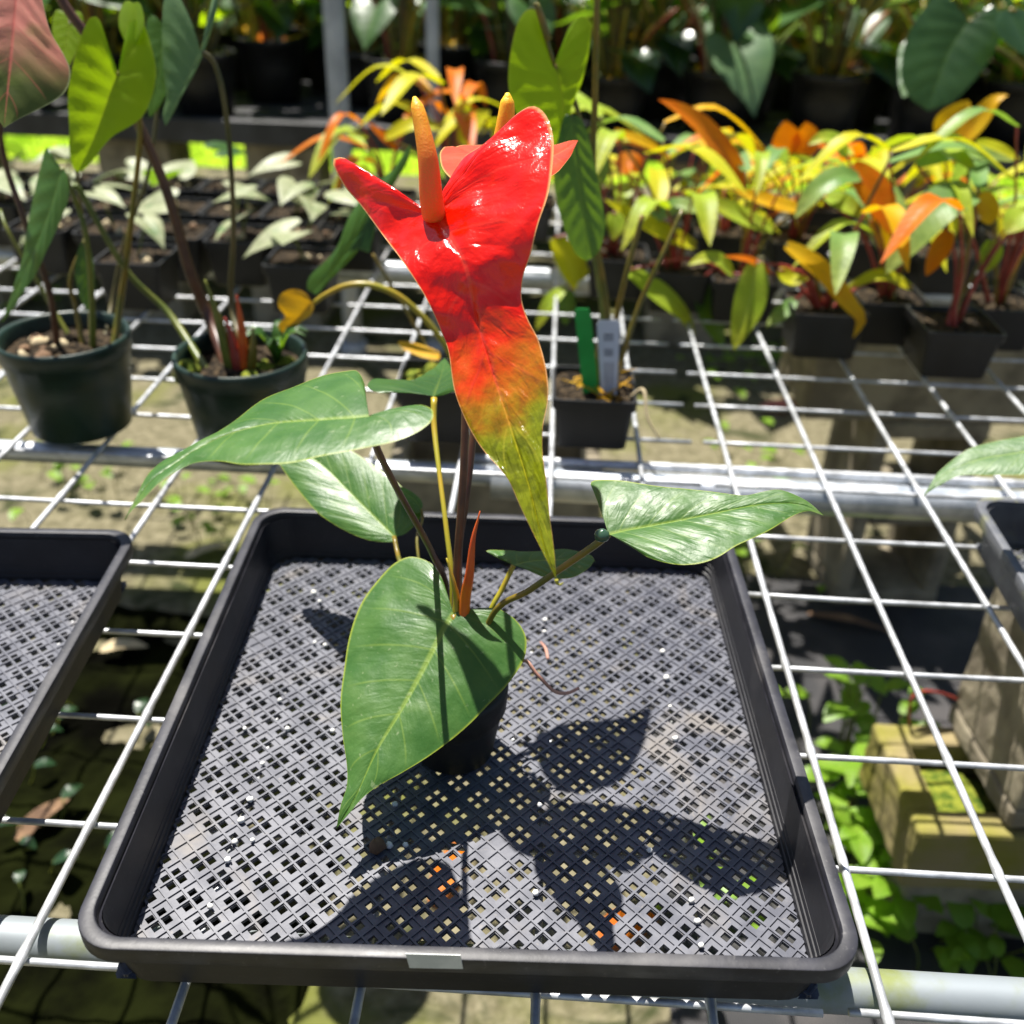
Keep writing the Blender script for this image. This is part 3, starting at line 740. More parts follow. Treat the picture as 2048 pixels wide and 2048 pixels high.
tube('flower_stalk', [base(0.000, 0.004), at(914, 1150, Y=0.104), at(921, 1040, Y=0.112), at(929, 900, Y=0.126), at(928, 740, Y=0.145), at(905, 560, Y=0.158), at(876, 440, Y=0.146)], [0.0034, 0.0030, 0.0028, 0.0026, 0.0024, 0.0025], 'stem_brown', hero)
# second, smaller flower behind
sp2, J2 = px_leaf('spathe', (985, 330), 0.205, (0.05, -0.15, 1.0),
    [(1030, 326), (1080, 320), (1120, 305), (1156, 281)],
    [(960, 315), (925, 300), (895, 292), (882, 300), (880, 315), (890, 345), (930, 372), (990, 380), (1060, 372), (1100, 355), (1135, 322)],
    [(960, 322), (920, 310), (905, 300), (930, 290), (990, 288), (1060, 290), (1110, 288), (1140, 282)],
    'spathe_back', hero, NE=40, MW=8)
sp2['label'] = 'smaller orange spathe showing behind the red one'
tube('spadix', [at(985, 332, Y=0.205), at(1002, 290, Y=0.204), at(1012, 235, Y=0.206), at(1015, 196, Y=0.208), at(1015, 186, Y=0.208)], [0.0064, 0.0064, 0.0062, 0.0060, 0.0058, 0.0056, 0.0054, 0.0050, 0.0044, 0.0012], 'spadix_yellow', hero, seg=14)
tube('flower_stalk', [base(0.004, 0.012), at(917, 1120, Y=0.115), at(932, 1000, Y=0.128), at(947, 860, Y=0.150), at(960, 640, Y=0.180), at(975, 450, Y=0.200), at(985, 335, Y=0.205)], [0.0030, 0.0026, 0.0024, 0.0022, 0.0022], 'stem_brown', hero)

l3, J3 = px_leaf('leaf', (907, 1227), 0.088, (-0.12, -0.50, 0.86),
    [(886, 1261), (848, 1336), (802, 1420), (755, 1498), (712, 1591), (673, 1657)],
    [(898, 1202), (886, 1162), (867, 1131), (842, 1117), (814, 1115), (780, 1134), (749, 1168), (724, 1206), (706, 1249), (693, 1302), (685, 1364), (682, 1411), (685, 1473), (693, 1529), (693, 1572), (682, 1612)],
    [(935, 1219), (973, 1216), (1004, 1221), (1032, 1240), (1050, 1268), (1053, 1296), (1044, 1327), (1013, 1373), (973, 1414), (942, 1445), (895, 1485), (848, 1519), (802, 1547), (755, 1572), (724, 1597), (699, 1628)],
    'leaf_hero', hero, NE=80, MW=18, bulge=0.05, pucker=0.0035, quilt=0.0022, cup=-0.07, tipdrop=0.03)
l1, J1 = px_leaf('leaf', (738, 832), 0.012, nrm_from((738, 832), 0.012, (250, 1040), -0.060, (0.0, 1.0, 0.10)),
    [(690, 836), (640, 839), (530, 848), (430, 878), (340, 932), (285, 980), (250, 1040)],
    [(733, 800), (728, 765), (716, 745), (700, 741), (657, 747), (594, 769), (509, 811), (445, 856), (392, 885), (329, 917), (297, 950), (273, 991)],
    [(742, 832), (795, 816), (837, 809), (862, 818), (867, 832), (860, 848), (827, 869), (763, 890), (678, 906), (594, 922), (509, 930), (424, 922), (382, 926), (339, 951), (299, 985), (266, 1018)],
    'leaf_hero', hero, NE=80, MW=18, bulge=0.05, pucker=0.0035, quilt=0.0022, cup=-0.05, tipdrop=0.10, seed=2)
l2, J2b = px_leaf('leaf', (788, 1073), 0.185, (-0.10, -0.48, 0.87),
    [(750, 1035), (700, 985), (650, 935), (590, 890), (530, 850)],
    [(790, 1082), (775, 1084), (735, 1079), (690, 1060), (640, 1030), (600, 985), (570, 945), (545, 905), (528, 870)],
    [(808, 1070), (832, 1050), (843, 1030), (838, 1010), (815, 985), (785, 957), (740, 925), (690, 895), (620, 865), (560, 848)],
    'leaf_hero', hero, NE=60, MW=12, bulge=0.04, quilt=0.0014, cup=0.02, seed=5)
l2b, J2c = px_leaf('leaf', (842, 1018), 0.20, (0.2, -0.3, 0.9),
    [(830, 1000), (810, 985), (790, 972)], [(838, 1026), (825, 1024), (805, 1010), (792, 990)], [(846, 1010), (838, 995), (815, 978)], 'leaf_hero', hero, NE=24, MW=6, seed=6)
l4, J4 = px_leaf('leaf', (1217, 1068), 0.062, nrm_from((1217, 1068), 0.062, (1649, 1031), 0.060, (0.1, 1.0, 0.30)),
    [(1254, 1059), (1326, 1046), (1417, 1028), (1507, 1010), (1580, 1006), (1620, 1014), (1649, 1031)],
    [(1207, 1032), (1192, 992), (1181, 967), (1186, 960), (1200, 958), (1254, 963), (1326, 974), (1399, 979), (1453, 988), (1489, 990), (1525, 983), (1562, 981), (1609, 998)],
    [(1222, 1070), (1232, 1076), (1261, 1093), (1297, 1115), (1344, 1128), (1391, 1128), (1435, 1115), (1478, 1090), (1536, 1064), (1580, 1035), (1616, 1022)],
    'leaf_hero', hero, NE=80, MW=18, bulge=0.05, pucker=0.0035, quilt=0.0022, cup=0.04, tipdrop=0.04, seed=8)
l5, J5 = px_leaf('leaf', (1027, 1131), 0.118, (0.0, -0.12, 1.0),
    [(1063, 1122), (1127, 1119), (1165, 1114), (1183, 1113), (1192, 1126)],
    [(1000, 1118), (978, 1106), (972, 1102), (985, 1100), (1020, 1101), (1063, 1103), (1100, 1100), (1127, 1098), (1163, 1104), (1183, 1110)],
    [(1031, 1131), (1038, 1133), (1063, 1144), (1090, 1154), (1127, 1157), (1154, 1151), (1179, 1135), (1188, 1122)],
    'leaf_hero', hero, NE=50, MW=10, seed=9)
l6, J6 = px_leaf('leaf', (868, 793), 0.215, (0.05, 0.10, 1.0),
    [(876, 770), (884, 745), (890, 716)],
    [(855, 789), (818, 781), (775, 786), (748, 782), (735, 773), (742, 761), (760, 757), (790, 761), (818, 766), (845, 750), (868, 735), (882, 722)],
    [(872, 792), (890, 788), (915, 778), (930, 768), (932, 758), (920, 750), (905, 738), (896, 725)],
    'leaf_mid', hero, NE=50, MW=8, seed=12)
tube('petiole', [base(-0.008, 0.020), at(893, 1180, Y=0.132), at(868, 1115, Y=0.122), at(840, 1060, Y=0.096), at(790, 970, Y=0.056), at(752, 892, Y=0.025), J1 + Vector((0, 0, -0.002))], [0.0030, 0.0022, 0.0020, 0.0022], 'stem_brown', hero)
tube('petiole', [base(-0.01, 0.012), at(806, 1140, Y=0.150), at(796, 1110, Y=0.170), J2b], [0.0020, 0.0018, 0.0018], 'stem_olive', hero)
tube('petiole', [base(-0.012, 0.016), at(835, 1100, Y=0.170), at(845, 1040, Y=0.195), J2c], [0.0015, 0.0012, 0.0012], 'stem_olive', hero)
tube('petiole', [base(0.004, -0.006), PC + Vector((0.002, 0.0, 0.095)), J3 + Vector((0, 0, -0.001))], [0.0030, 0.0026, 0.0022], 'stem_olive', hero)
tube('petiole', [base(0.010, 0.004), at(985, 1230, Y=0.082), at(1060, 1180, Y=0.074), at(1150, 1118, Y=0.066), at(1196, 1086, Y=0.063), J4], [0.0026, 0.0021, 0.0021, 0.0024], 'stem_olive', hero)
tube('petiole', [base(0.010, 0.012), at(978, 1230, Y=0.100), at(1003, 1180, Y=0.110), J5], [0.0024, 0.0019, 0.0019], 'stem_yellow', hero)
tube('petiole', [base(-0.004, 0.012), at(905, 1180, Y=0.110), at(893, 1060, Y=0.135), at(878, 940, Y=0.170), at(868, 850, Y=0.200), J6 + Vector((0, 0, -0.001))], [0.0034, 0.0021, 0.0018, 0.0018, 0.0024], 'stem_yellow', hero)
tube('leaf_sheath', [base(-0.003, 0.0), at(913, 1216, Y=0.092), at(908, 1170, Y=0.094), at(898, 1132, Y=0.098), at(893, 1116, Y=0.100)], [0.0040, 0.0036, 0.0034, 0.0022, 0.0005], 'stem_yellow', hero)
tube('new_shoot', [base(0.004, 0.0), at(929, 1215, Y=0.090), at(939, 1150, Y=0.090), at(946, 1080, Y=0.094), at(957, 1035, Y=0.098), at(960, 1022, Y=0.099)], [0.0054, 0.0050, 0.0040, 0.0036, 0.0022, 0.0003], 'bud_orange', hero, seg=12)
tube('aerial_root', [PC + Vector((0.030, -0.004, 0.058)), at(1043, 1322, Y=0.075), at(1075, 1350, Y=0.070), at(1108, 1382, Y=0.068), at(1135, 1386, Y=0.070), at(1158, 1376, Y=0.074)], [0.0014, 0.0013, 0.0013, 0.0012, 0.0011], 'root', hero, seg=8)
dr = tube('water_drop', [J4 + Vector((-0.0042, -0.002, -0.0046)), J4 + Vector((-0.004, -0.002, 0.0004)), J4 + Vector((-0.0038, -0.002, 0.0046))], [0.0008, 0.0042, 0.0049, 0.0042, 0.0008], 'water_drop', l4, seg=12, n=9)

# perlite crumbs and bits of litter on the mesh
ZF = TZ + 0.0066
def blob_geo(c, r, seg=6):
    V_, F_ = [], []
    for i, (z, k) in enumerate(((-0.8, 0.5), (-0.2, 1), (0.4, 0.9), (0.9, 0.35))):
        for s in range(seg):
            a = 2 * math.pi * s / seg; q = r * k * random.uniform(0.75, 1.2)
            V_.append(Vector(c) + Vector((q * math.cos(a), q * math.sin(a), r * z * random.uniform(.8, 1.1))))
    for i in range(3):
        for s in range(seg): F_.append((i * seg + s, i * seg + (s + 1) % seg, (i + 1) * seg + (s + 1) % seg, (i + 1) * seg + s))
    F_.append(tuple(range(seg))[::-1]); F_.append(tuple(range(3 * seg, 4 * seg)))
    return V_, F_
spots = [(778, 1690), (811, 1690), (790, 1608), (490, 1457), (575, 1457), (525, 1527), (500, 1599), (482, 1640), (470, 1683), (455, 1720), (420, 1812), (505, 1680), (1079, 1610), (1072, 1786), (1325, 1303), (1333, 1355), (1340, 1413), (1351, 1477), (1090, 1240), (1089, 1263), (640, 1203), (650, 1290), (665, 1461), (630, 1285), (627, 1185), (1383, 1800), (1395, 1842), (1402, 1890), (1300, 1700), (560, 1400)]
parts = [blob_geo(at(x, y, z=ZF + 0.0017), random.uniform(0.0016, 0.0027)) for x, y in spots]
tag(mobj('perlite', *join_geo(parts), 'perlite', None), 'white perlite crumbs scattered over the mesh tray floor', 'perlite', kind='stuff')
bk = mobj('bark_chip', *blob_geo(at(755, 1692, z=ZF + 0.0045), 0.0058, 8), 'bark', None); tag(bk, 'small brown bark chip on the mesh floor beside white crumbs', 'bark')
rf = tube('root_fragment', [at(1081, 1284, z=ZF + 0.0012), at(1091, 1297, z=ZF + 0.0014), at(1096, 1318, z=ZF + 0.0012)], [0.0008, 0.0013, 0.0011], 'root', None, seg=8); tag(rf, 'short pink root fragment on the mesh near the curved pink root', 'root')

# ================================================================== PLANTS BEHIND
def px_pts(lst, Y0, dY=0.0):
    n = len(lst)
    return [at(x, y, Y=Y0 + dY * i / max(1, n - 1)) for i, (x, y) in enumerate(lst)]
def soil_base(c, h, dx=0, dy=0): return Vector(c) + Vector((dx, dy, h))

# ---- two dark green round pots with tall anthuriums
ZB = ZL + 0.0029
g1 = Vector((-0.752, 0.560, ZB)); g2 = Vector((-0.545, 0.532, ZB))
GP = 'round dark green pots on the wire bench'
P1 = thing('potted_anthurium', g1, 'dark green round pot of pale rubble with tall thin-stalked anthurium', 'potted plant', GP)
round_pot(P1, g1, 0.0715, 0.055, 0.115, 'pot_green', soil_z=0.84)
P2 = thing('potted_anthurium', g2, 'dark green round pot with mossy soil, reddish stalk bases and thick brown stalk', 'potted plant', GP)
round_pot(P2, g2, 0.0715, 0.055, 0.115, 'pot_green', soil_z=0.84)
for k in range(8): mobj('moss_clump', *blob_geo(g2 + Vector((0.03 + random.uniform(-.025, .022), random.uniform(-.03, .035), 0.092)), random.uniform(0.008, 0.014), 9), 'moss', P2)
mobj('moss_patch', *blob_geo(g2 + Vector((-0.052, -0.022, 0.096)), 0.016, 9), 'moss', P2)
for k in range(22):
    mobj('stone', *blob_geo(g1 + Vector((random.uniform(-0.045, 0.0), random.uniform(-0.045, 0.02), 0.100)), random.uniform(0.004, 0.010), 6), random.choice(('pale_litter', 'soil', 'bark')), P1)
s1 = soil_base(g1, 0.096); s2 = soil_base(g2, 0.096)
# leaves of the left plants
la, Ja = px_leaf('leaf', (236, 146), 0.545, (0.10, -0.92, 0.30),
    [(222, 180), (205, 230), (182, 290), (155, 344)],
    [(222, 120), (210, 70), (196, 35), (178, 38), (160, 80), (146, 130), (136, 190), (138, 250), (140, 310), (146, 335)],
    [(245, 125), (250, 80), (262, 40), (285, 45), (302, 90), (312, 140), (305, 190), (283, 235), (255, 255), (222, 275), (190, 315), (170, 338)],
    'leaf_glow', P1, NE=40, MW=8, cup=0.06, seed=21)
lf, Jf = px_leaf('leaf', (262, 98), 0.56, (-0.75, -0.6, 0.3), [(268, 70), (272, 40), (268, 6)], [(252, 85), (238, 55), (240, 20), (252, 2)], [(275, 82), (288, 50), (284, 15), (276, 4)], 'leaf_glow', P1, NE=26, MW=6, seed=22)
lb, Jb = px_leaf('leaf', (40, -80), 0.42, (0.35, -0.8, 0.5), [(30, 20), (20, 130), (8, 256)], [(0, -95), (-60, -60), (-80, 40), (-50, 150), (-15, 220)], [(70, -70), (85, 0), (100, 60), (128, 110), (141, 145), (130, 185), (90, 212), (40, 236)], 'leaf_pink', P1, NE=40, MW=8, t0=0.12, seed=23)
lb['label'] = 'large leaf flushed salmon pink over green'
lc, Jc = px_leaf('leaf', (402, 104), 0.60, (0.35, -0.85, 0.4), [(385, 140), (360, 190), (331, 252)], [(392, 70), (372, 20), (345, -25), (328, 0), (324, 60), (326, 130), (332, 190), (325, 230)], [(415, 70), (432, 10), (425, -25), (436, 5), (420, 70), (395, 135), (365, 190), (342, 235)], 'leaf_grey', P2, NE=36, MW=8, seed=24)
ld, Jd = px_leaf('leaf', (124, 338), 0.52, (-0.5, -0.8, 0.35), [(100, 420), (60, 520), (2, 645)], [(108, 315), (94, 295), (78, 345), (62, 410), (48, 500), (25, 580)], [(134, 350), (138, 390), (120, 440), (86, 520), (45, 590), (15, 632)], 'leaf_mid', P1, NE=40, MW=8, t0=0.15, seed=25)
le_, Je = px_leaf('leaf', (170, 480), 0.60, (0.4, -0.85, 0.3), [(172, 530), (175, 580), (180, 622)], [(160, 490), (150, 530), (155, 580), (168, 612)], [(182, 500), (188, 540), (190, 580), (188, 610)], 'leaf_dark', P1, NE=24, MW=6, t0=0.1, seed=26)
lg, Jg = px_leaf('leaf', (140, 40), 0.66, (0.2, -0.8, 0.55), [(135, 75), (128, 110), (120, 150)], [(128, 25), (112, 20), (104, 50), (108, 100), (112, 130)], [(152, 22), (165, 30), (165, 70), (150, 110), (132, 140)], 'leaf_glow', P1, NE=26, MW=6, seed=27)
lh, Jh = px_leaf('leaf', (330, 60), 0.70, (0.2, -0.85, 0.45), [(322, 110), (316, 160), (300, 235)], [(318, 40), (300, 30), (290, 70), (288, 140), (290, 200)], [(345, 40), (360, 50), (362, 100), (345, 160), (318, 215)], 'leaf_mid', P1, NE=26, MW=6, seed=28)
for pl_, root_, cfg in ((P1, s1, [('stem_brown', 0.0026, [(0, 258), (47, 435), (98, 580)], 0.55, Jb, (-0.01, 0)), ('stem_olive', 0.0028, [(279, 240), (268, 398), (242, 600)], 0.58, Ja, (0.055, -0.01)),
        ('stem_green', 0.0026, [(150, 400), (172, 470), (184, 600)], 0.56, Jd, (0.03, 0.0)), ('stem_olive', 0.0022, [(140, 560), (150, 610)], 0.59, Je, (0.015, 0.01)), ('stem_green', 0.002, [(20, 470), (90, 590)], 0.6, at(0, 420, Y=0.62), (0.0, 0.02)), ('stem_dark', 0.0020, [(150, 300), (170, 480), (180, 600)], 0.64, Jg, (0.02, 0.02)), ('stem_dark', 0.0020, [(300, 330), (250, 480), (225, 600)], 0.66, Jh, (0.03, 0.03)), ('stem_green', 0.0018, [(272, 160), (280, 235)], 0.56, Jf, None)]),
    (P2, s2, [('stem_brown', 0.0052, [(123, 0), (225, 145), (326, 362), (380, 543), (420, 640)], 0.59, at(80, -120, Y=0.60), (-0.012, -0.005)), ('stem_dark', 0.0030, [(428, 125), (448, 200), (462, 330), (467, 470), (464, 620)], 0.61, Jc, (0.014, 0.0)),
        ('stem_green', 0.0034, [(165, 390), (254, 543), (340, 630)], 0.585, at(150, 370, Y=0.58), (-0.035, -0.01))])):
    for m_, r_, pts, Y_, end, off in cfg:
        P_ = [Vector(end)] + px_pts(pts, Y_)
        if off is not None: P_.append(root_ + Vector((off[0], off[1], -0.004)))
        tube('petiole', P_[::-1], [r_ * 1.5, r_, r_ * 0.9], m_, pl_, seg=8)
for k, (dx, hh, m_) in enumerate(((-0.004, 0.06, 'stem_red'), (0.008, 0.085, 'bud_orange'), (0.018, 0.05, 'stem_olive'), (-0.016, 0.10, 'stem_green'), (0.0, 0.035, 'stem_red'))):
    tube('leaf_sheath', [s2 + Vector((dx * 0.6, -0.008, -0.004)), s2 + Vector((dx, -0.010, hh * 0.6)), s2 + Vector((dx * 1.3 - 0.004, -0.008, hh))], [0.007, 0.005, 0.001], m_, P2, seg=8)
for k in range(12):
    a = random.uniform(0, 6.28); q = s2 + Vector((0.035, 0.015, 0.0)); d = Vector((math.cos(a) * 0.03, math.sin(a) * 0.03, 0.03))
    blade('fern_frond', [q, q + d * 0.6 + Vector((0, 0, 0.02)), q + d * 1.2], 0.012, 'leaf_mid', P2, NS=7)

# ---- small mossy pot with the arching yellow stalk, behind the red spathe
m0 = Vector((-0.338, 0.590, ZB))
P3 = thing('potted_anthurium', m0, 'small black square pot topped with bright moss, yellow stalk arching to a withered leaf', 'potted plant')
square_pot(P3, m0, 0.044, 0.034, 0.072, 'pot_black', soil_mat='moss')
for k in range(7): mobj('moss_clump', *blob_geo(m0 + Vector((random.uniform(-.03, .03), random.uniform(-.03, .03), 0.064)), random.uniform(0.008, 0.014), 8), 'moss', P3)
ys = px_pts([(905, 720), (868, 660), (820, 610), (780, 583), (735, 569), (690, 572), (650, 590), (628, 606)], 0.585, -0.01)
tube('petiole', [m0 + Vector((0.018, -0.006, 0.06))] + ys, [0.0036, 0.0034, 0.0036, 0.0034, 0.0026], 'stem_yellow', P3, seg=8)
lw, Jw = px_leaf('withered_leaf', (622, 602), 0.575, (0.1, -0.95, 0.3), [(600, 630), (580, 650), (565, 668)], [(610, 585), (585, 578), (560, 590), (556, 612), (570, 632), (556, 650)], [(628, 612), (620, 632), (600, 645), (590, 665), (578, 668)], 'leaf_yellow_dead', P3, NE=30, MW=6, cup=0.15, seed=31)
lw['label'] = 'withered orange-yellow leaf hanging from the arching stalk'
lk, Jk = px_leaf('leaf', (740, 505), 0.640, (-0.35, -0.85, 0.4), [(700, 500), (665, 545), (625, 585)], [(745, 470), (770, 390), (812, 330), (821, 288), (788, 337), (745, 370), (703, 425), (672, 498), (622, 550), (614, 578)], [(745, 480), (768, 400), (800, 350), (770, 400), (736, 470), (700, 520), (660, 560), (636, 588)], 'leaf_mid', P3, NE=44, MW=6, t0=0.05, seed=32)
tube('petiole', [m0 + Vector((0.0, 0.01, 0.06))] + px_pts([(850, 690), (800, 600), (770, 550), (745, 508)], 0.63), [0.0022, 0.0020, 0.0018], 'stem_olive', P3, seg=8)
lm_, Jm = px_leaf('leaf', (880, 712), 0.60, (0.1, -0.3, 0.95), [(850, 705), (815, 695), (795, 685)], [(878, 704), (850, 692), (820, 684), (800, 682)], [(876, 720), (850, 716), (815, 703), (800, 692)], 'blade_gold', P3, NE=20, MW=5, seed=33)

# ---- square black pot with two plastic tags
q0 = Vector((-0.158, 0.600, ZB))
P4 = thing('potted_anthurium', q0, 'square black pot with long-stalked heart leaf, two plastic tags stuck in its soil', 'potted plant')
square_pot(P4, q0, 0.048, 0.040, 0.066, 'pot_black', soil_z=0.9)
for k in range(10): blade('dry_grass', [q0 + Vector((random.uniform(-.04, .045), random.uniform(-.04, .03), 0.060)) for _ in range(2)] + [q0 + Vector((random.uniform(-.05, .055), random.uniform(-.04, .03), 0.078))], 0.004, 'blade_gold', P4, NS=6)
tube('root', [q0 + Vector((0.04, -0.02, 0.058)), q0 + Vector((0.054, -0.03, 0.075)), q0 + Vector((0.060, -0.05, 0.05)), q0 + Vector((0.075, -0.06, 0.03))], [0.0022, 0.0020, 0.0012], 'pale_litter', P4, seg=7)
sq = soil_base(q0, 0.058)
hA, JA = px_leaf('leaf', (1108, 128), 0.600, (0.15, -0.92, 0.30), [(1122, 175), (1128, 230), (1118, 300)],
    [(1100, 90), (1085, 40), (1067, 18), (1045, 28), (1028, 70), (1017, 145), (1022, 200), (1050, 255), (1090, 290)],
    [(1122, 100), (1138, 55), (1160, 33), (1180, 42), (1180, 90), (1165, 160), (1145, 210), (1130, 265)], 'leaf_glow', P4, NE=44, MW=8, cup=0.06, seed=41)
hB, JB = px_leaf('leaf', (1142, 228), 0.585, (0.25, -0.92, 0.22), [(1150, 310), (1165, 420), (1172, 522)],
    [(1128, 235), (1114, 290), (1107, 344), (1113, 400), (1126, 450), (1150, 505)], [(1160, 235), (1174, 262), (1190, 330), (1204, 400), (1210, 455), (1196, 505)], 'leaf_mid', P4, NE=40, MW=8, t0=0.08, seed=42)
for m_, r_, pts, Y_, end, off in (('stem_olive', 0.0026, [(1140, 180), (1160, 240), (1183, 362), (1194, 543), (1205, 640)], 0.605, JA, (0.0, 0.005)), ('stem_olive', 0.0034, [(1192, 90), (1190, 200), (1186, 320), (1192, 480), (1214, 640)], 0.62, at(1196, -90, Y=0.62), (0.008, 0.008)),
        ('stem_olive', 0.0034, [(1255, 540), (1232, 640)], 0.63, at(1285, 430, Y=0.64), (0.014, 0.006)), ('stem_olive', 0.0026, [(1320, 520), (1275, 620)], 0.63, at(1365, 420, Y=0.65), (0.022, 0.006)), ('stem_green', 0.002, [(1165, 330), (1185, 500), (1205, 640)], 0.60, JB, (0.004, 0.0)), ('stem_olive', 0.0024, [(1070, 0), (1098, 80)], 0.60, JA, None)):
    P_ = [Vector(end)] + px_pts(pts, Y_)
    if off is not None: P_.append(sq + Vector((off[0], off[1], 0)))
    tube('petiole', P_[::-1], [r_ * 1.5, r_, r_ * 0.9], m_, P4, seg=8)
def plant_tag(name, corners, Y, mat, label):
    q = [at(x, y, Y=Y + (0.010 if i < 2 else 0.0)) for i, (x, y) in enumerate(corners)]
    t = thing(name, (q[2] + q[3]) * 0.5, label, 'plant tag')
    nn = (q[1] - q[0]).cross(q[3] - q[0]).normalized() * 0.0006
    # rounded top
    top = [q[0].lerp(q[3], 0.05), q[0].lerp(q[1], 0.12), q[0].lerp(q[1], 0.88), q[1].lerp(q[2], 0.05)]
    ol = top + [q[2], q[3]]; n = len(ol)
    V_ = [p - nn for p in ol] + [p + nn for p in ol]
    F_ = [tuple(range(n)), tuple(range(n, 2 * n))[::-1]] + [(i, i + n, (i + 1) % n + n, (i + 1) % n) for i in range(n)]
    mobj('tag_body', V_, F_, mat, t, smooth=False)
    return t, q, nn
plant_tag('plant_tag', [(1148, 617), (1181, 617), (1200, 815), (1169, 815)], 0.580, 'tag_green', 'bright green plastic plant tag stuck in the square black pot')
tt_, q, nn = plant_tag('plant_tag', [(1193, 640), (1241, 640), (1232, 815), (1204, 815)], 0.583, 'tag_white', 'pale bluish printed plant tag standing beside the green tag')
if nn.dot(CAM - q[0]) < 0: nn = -nn
def on_tag(u, v): return q[0].lerp(q[1], u).lerp(q[3].lerp(q[2], u), v) + nn * 1.25
bars = []
for (u0, u1, v0, v1) in [(0.28, 0.72, 0.15 + 0.022 * k, 0.163 + 0.022 * k) for k in range(4)] + [(0.28, 0.72, 0.32 + 0.022 * k, 0.333 + 0.022 * k) for k in range(4)] + [(0.25 + 0.12 * k, 0.29 + 0.12 * k, 0.47, 0.86) for k in range(5)]:
    p = [on_tag(u0, v0), on_tag(u1, v0), on_tag(u1, v1), on_tag(u0, v1)]; bars.append((p, [(0, 1, 2, 3)]))
mobj('print', *join_geo(bars), 'tag_print', tt_, smooth=False)

# ---- pot and leaf at the right edge, standing in the grey tray
r0 = Vector((0.300, 0.300, ZF)); P5 = thing('potted_plant', r0, 'black square pot in the grey tray with one long smooth green leaf', 'potted plant')
square_pot(P5, r0, 0.050, 0.040, 0.075, 'pot_black')
lr, Jr = px_leaf('leaf', (2170, 872), 0.330, nrm_from((2170, 872), 0.33, (1844, 996), 0.30, (0.1, 1.0, 0.35)), [(2048, 903), (1975, 915), (1925, 930), (1880, 955), (1844, 996)],
    [(2160, 845), (2110, 855), (2048, 871), (1970, 887), (1922, 907), (1880, 940), (1856, 975)], [(2165, 900), (2120, 935), (2048, 949), (1988, 950), (1925, 951), (1898, 960), (1862, 980)], 'leaf_hero', P5, NE=50, MW=10, t0=0.1, quilt=0.003, seed=51)
tube('petiole', [r0 + Vector((0, 0, 0.06)), r0 + Vector((0.03, 0, 0.12)), Jr], [0.003, 0.0025, 0.002], 'stem_olive', P5, seg=8)

# ---- strap-leaved orange and yellow plants on the right
PO = 'strap-leaved orange and yellow plants in small square pots'
COLN = {'o': 'blade_orange', 'g': 'blade_gold', 'y': 'blade_yellow', 'l': 'blade_lime', 'n': 'blade_green', 'd': 'leaf_mid'}
def strap_plant(px_, py_, h1, label, traced, nrand, pal, red=True, hh=(0.10, 0.22), seed=0, potless=False, z=ZB, ll=(0.12, 0.20)):
    random.seed(seed)
    c = at(px_, py_ + 14, z=0.0); c = Vector((c.x, c.y + h1, z))
    P_ = thing('strap_leaf_plant', c, label, 'potted plant', PO)
    square_pot(P_, c, h1, h1 * 0.82, h1 * 1.32, 'pot_black', soil_z=0.88)
    top = c + Vector((0, 0, h1 * 1.12))
    for col, wd, dy, *pts in traced:
        w_ = [at(x, y, Y=c.y + dy[0] + (dy[1] - dy[0]) * i / (len(pts) - 1)) for i, (x, y) in enumerate(pts)]
        sc = (w_[0] - CAM).length / F_PX
        face = (CAM - w_[1]).normalized() * 0.7 + Vector((0, 0, 0.7))
        bl = blade('leaf', w_, 1.2 * wd * sc, COLN[col], P_, up=face, fold=0.18)
        b0 = w_[0]; r_ = 0.0024
        tube('petiole', [top + Vector((random.uniform(-.012, .012), random.uniform(-.012, .012), -0.004)), top.lerp(b0, 0.45) + Vector((0, 0, 0.025)), b0], [r_ * 1.7, r_, r_ * 0.8], 'stem_red' if red and random.random() < 0.75 else 'stem_olive', P_, seg=7)
    for k in range(nrand):
        a = random.uniform(0, 6.28); e = random.uniform(0.25, 1.0); h = random.uniform(*hh); L_ = random.uniform(*ll)
        d = Vector((math.cos(a), math.sin(a), 0)); b0 = top + d * (0.02 + 0.05 * e) + Vector((0, 0, h))
        r_ = 0.0022
        tube('petiole', [top + d * 0.006, top + d * 0.018 + Vector((0, 0, h * 0.5)), b0], [r_ * 1.6, r_, r_ * 0.7], 'stem_red' if red and random.random() < 0.7 else 'stem_olive', P_, seg=6, n=9)
        blade('leaf', [b0, b0 + d * L_ * 0.45 + Vector((0, 0, 0.02)), b0 + d * L_ * 0.95 - Vector((0, 0, 0.035 * e + 0.01))], L_ * random.uniform(0.16, 0.25), COLN[random.choice(pal)], P_, NS=10)
    return P_
N0 = (0.0, 0.0)
strap_plant(1645, 722, 0.052, 'square-potted strap-leaf plant with a long golden blade hanging over its pot', [
    ('g', 36, (-0.03, -0.06), (1572, 490), (1610, 515), (1650, 549), (1700, 610), (1722, 640), (1706, 676)),
    ('l', 50, (-0.02, -0.06), (1512, 525), (1508, 560), (1498, 610), (1480, 660), (1467, 700)), ('o', 14, (-0.01, -0.03), (1541, 545), (1500, 520), (1448, 512)),
    ('y', 26, (-0.02, -0.03), (1556, 540), (1585, 560), (1618, 556)), ('y', 22, (0.02, 0.0), (1824, 575), (1759, 550), (1684, 582)), ('l', 28, (-0.01, -0.04), (1466, 548), (1440, 522), (1410, 516), (1376, 530)),
    ('n', 26, (0.0, -0.03), (1590, 600), (1560, 630), (1532, 655))], 4, 'lyng', seed=61)
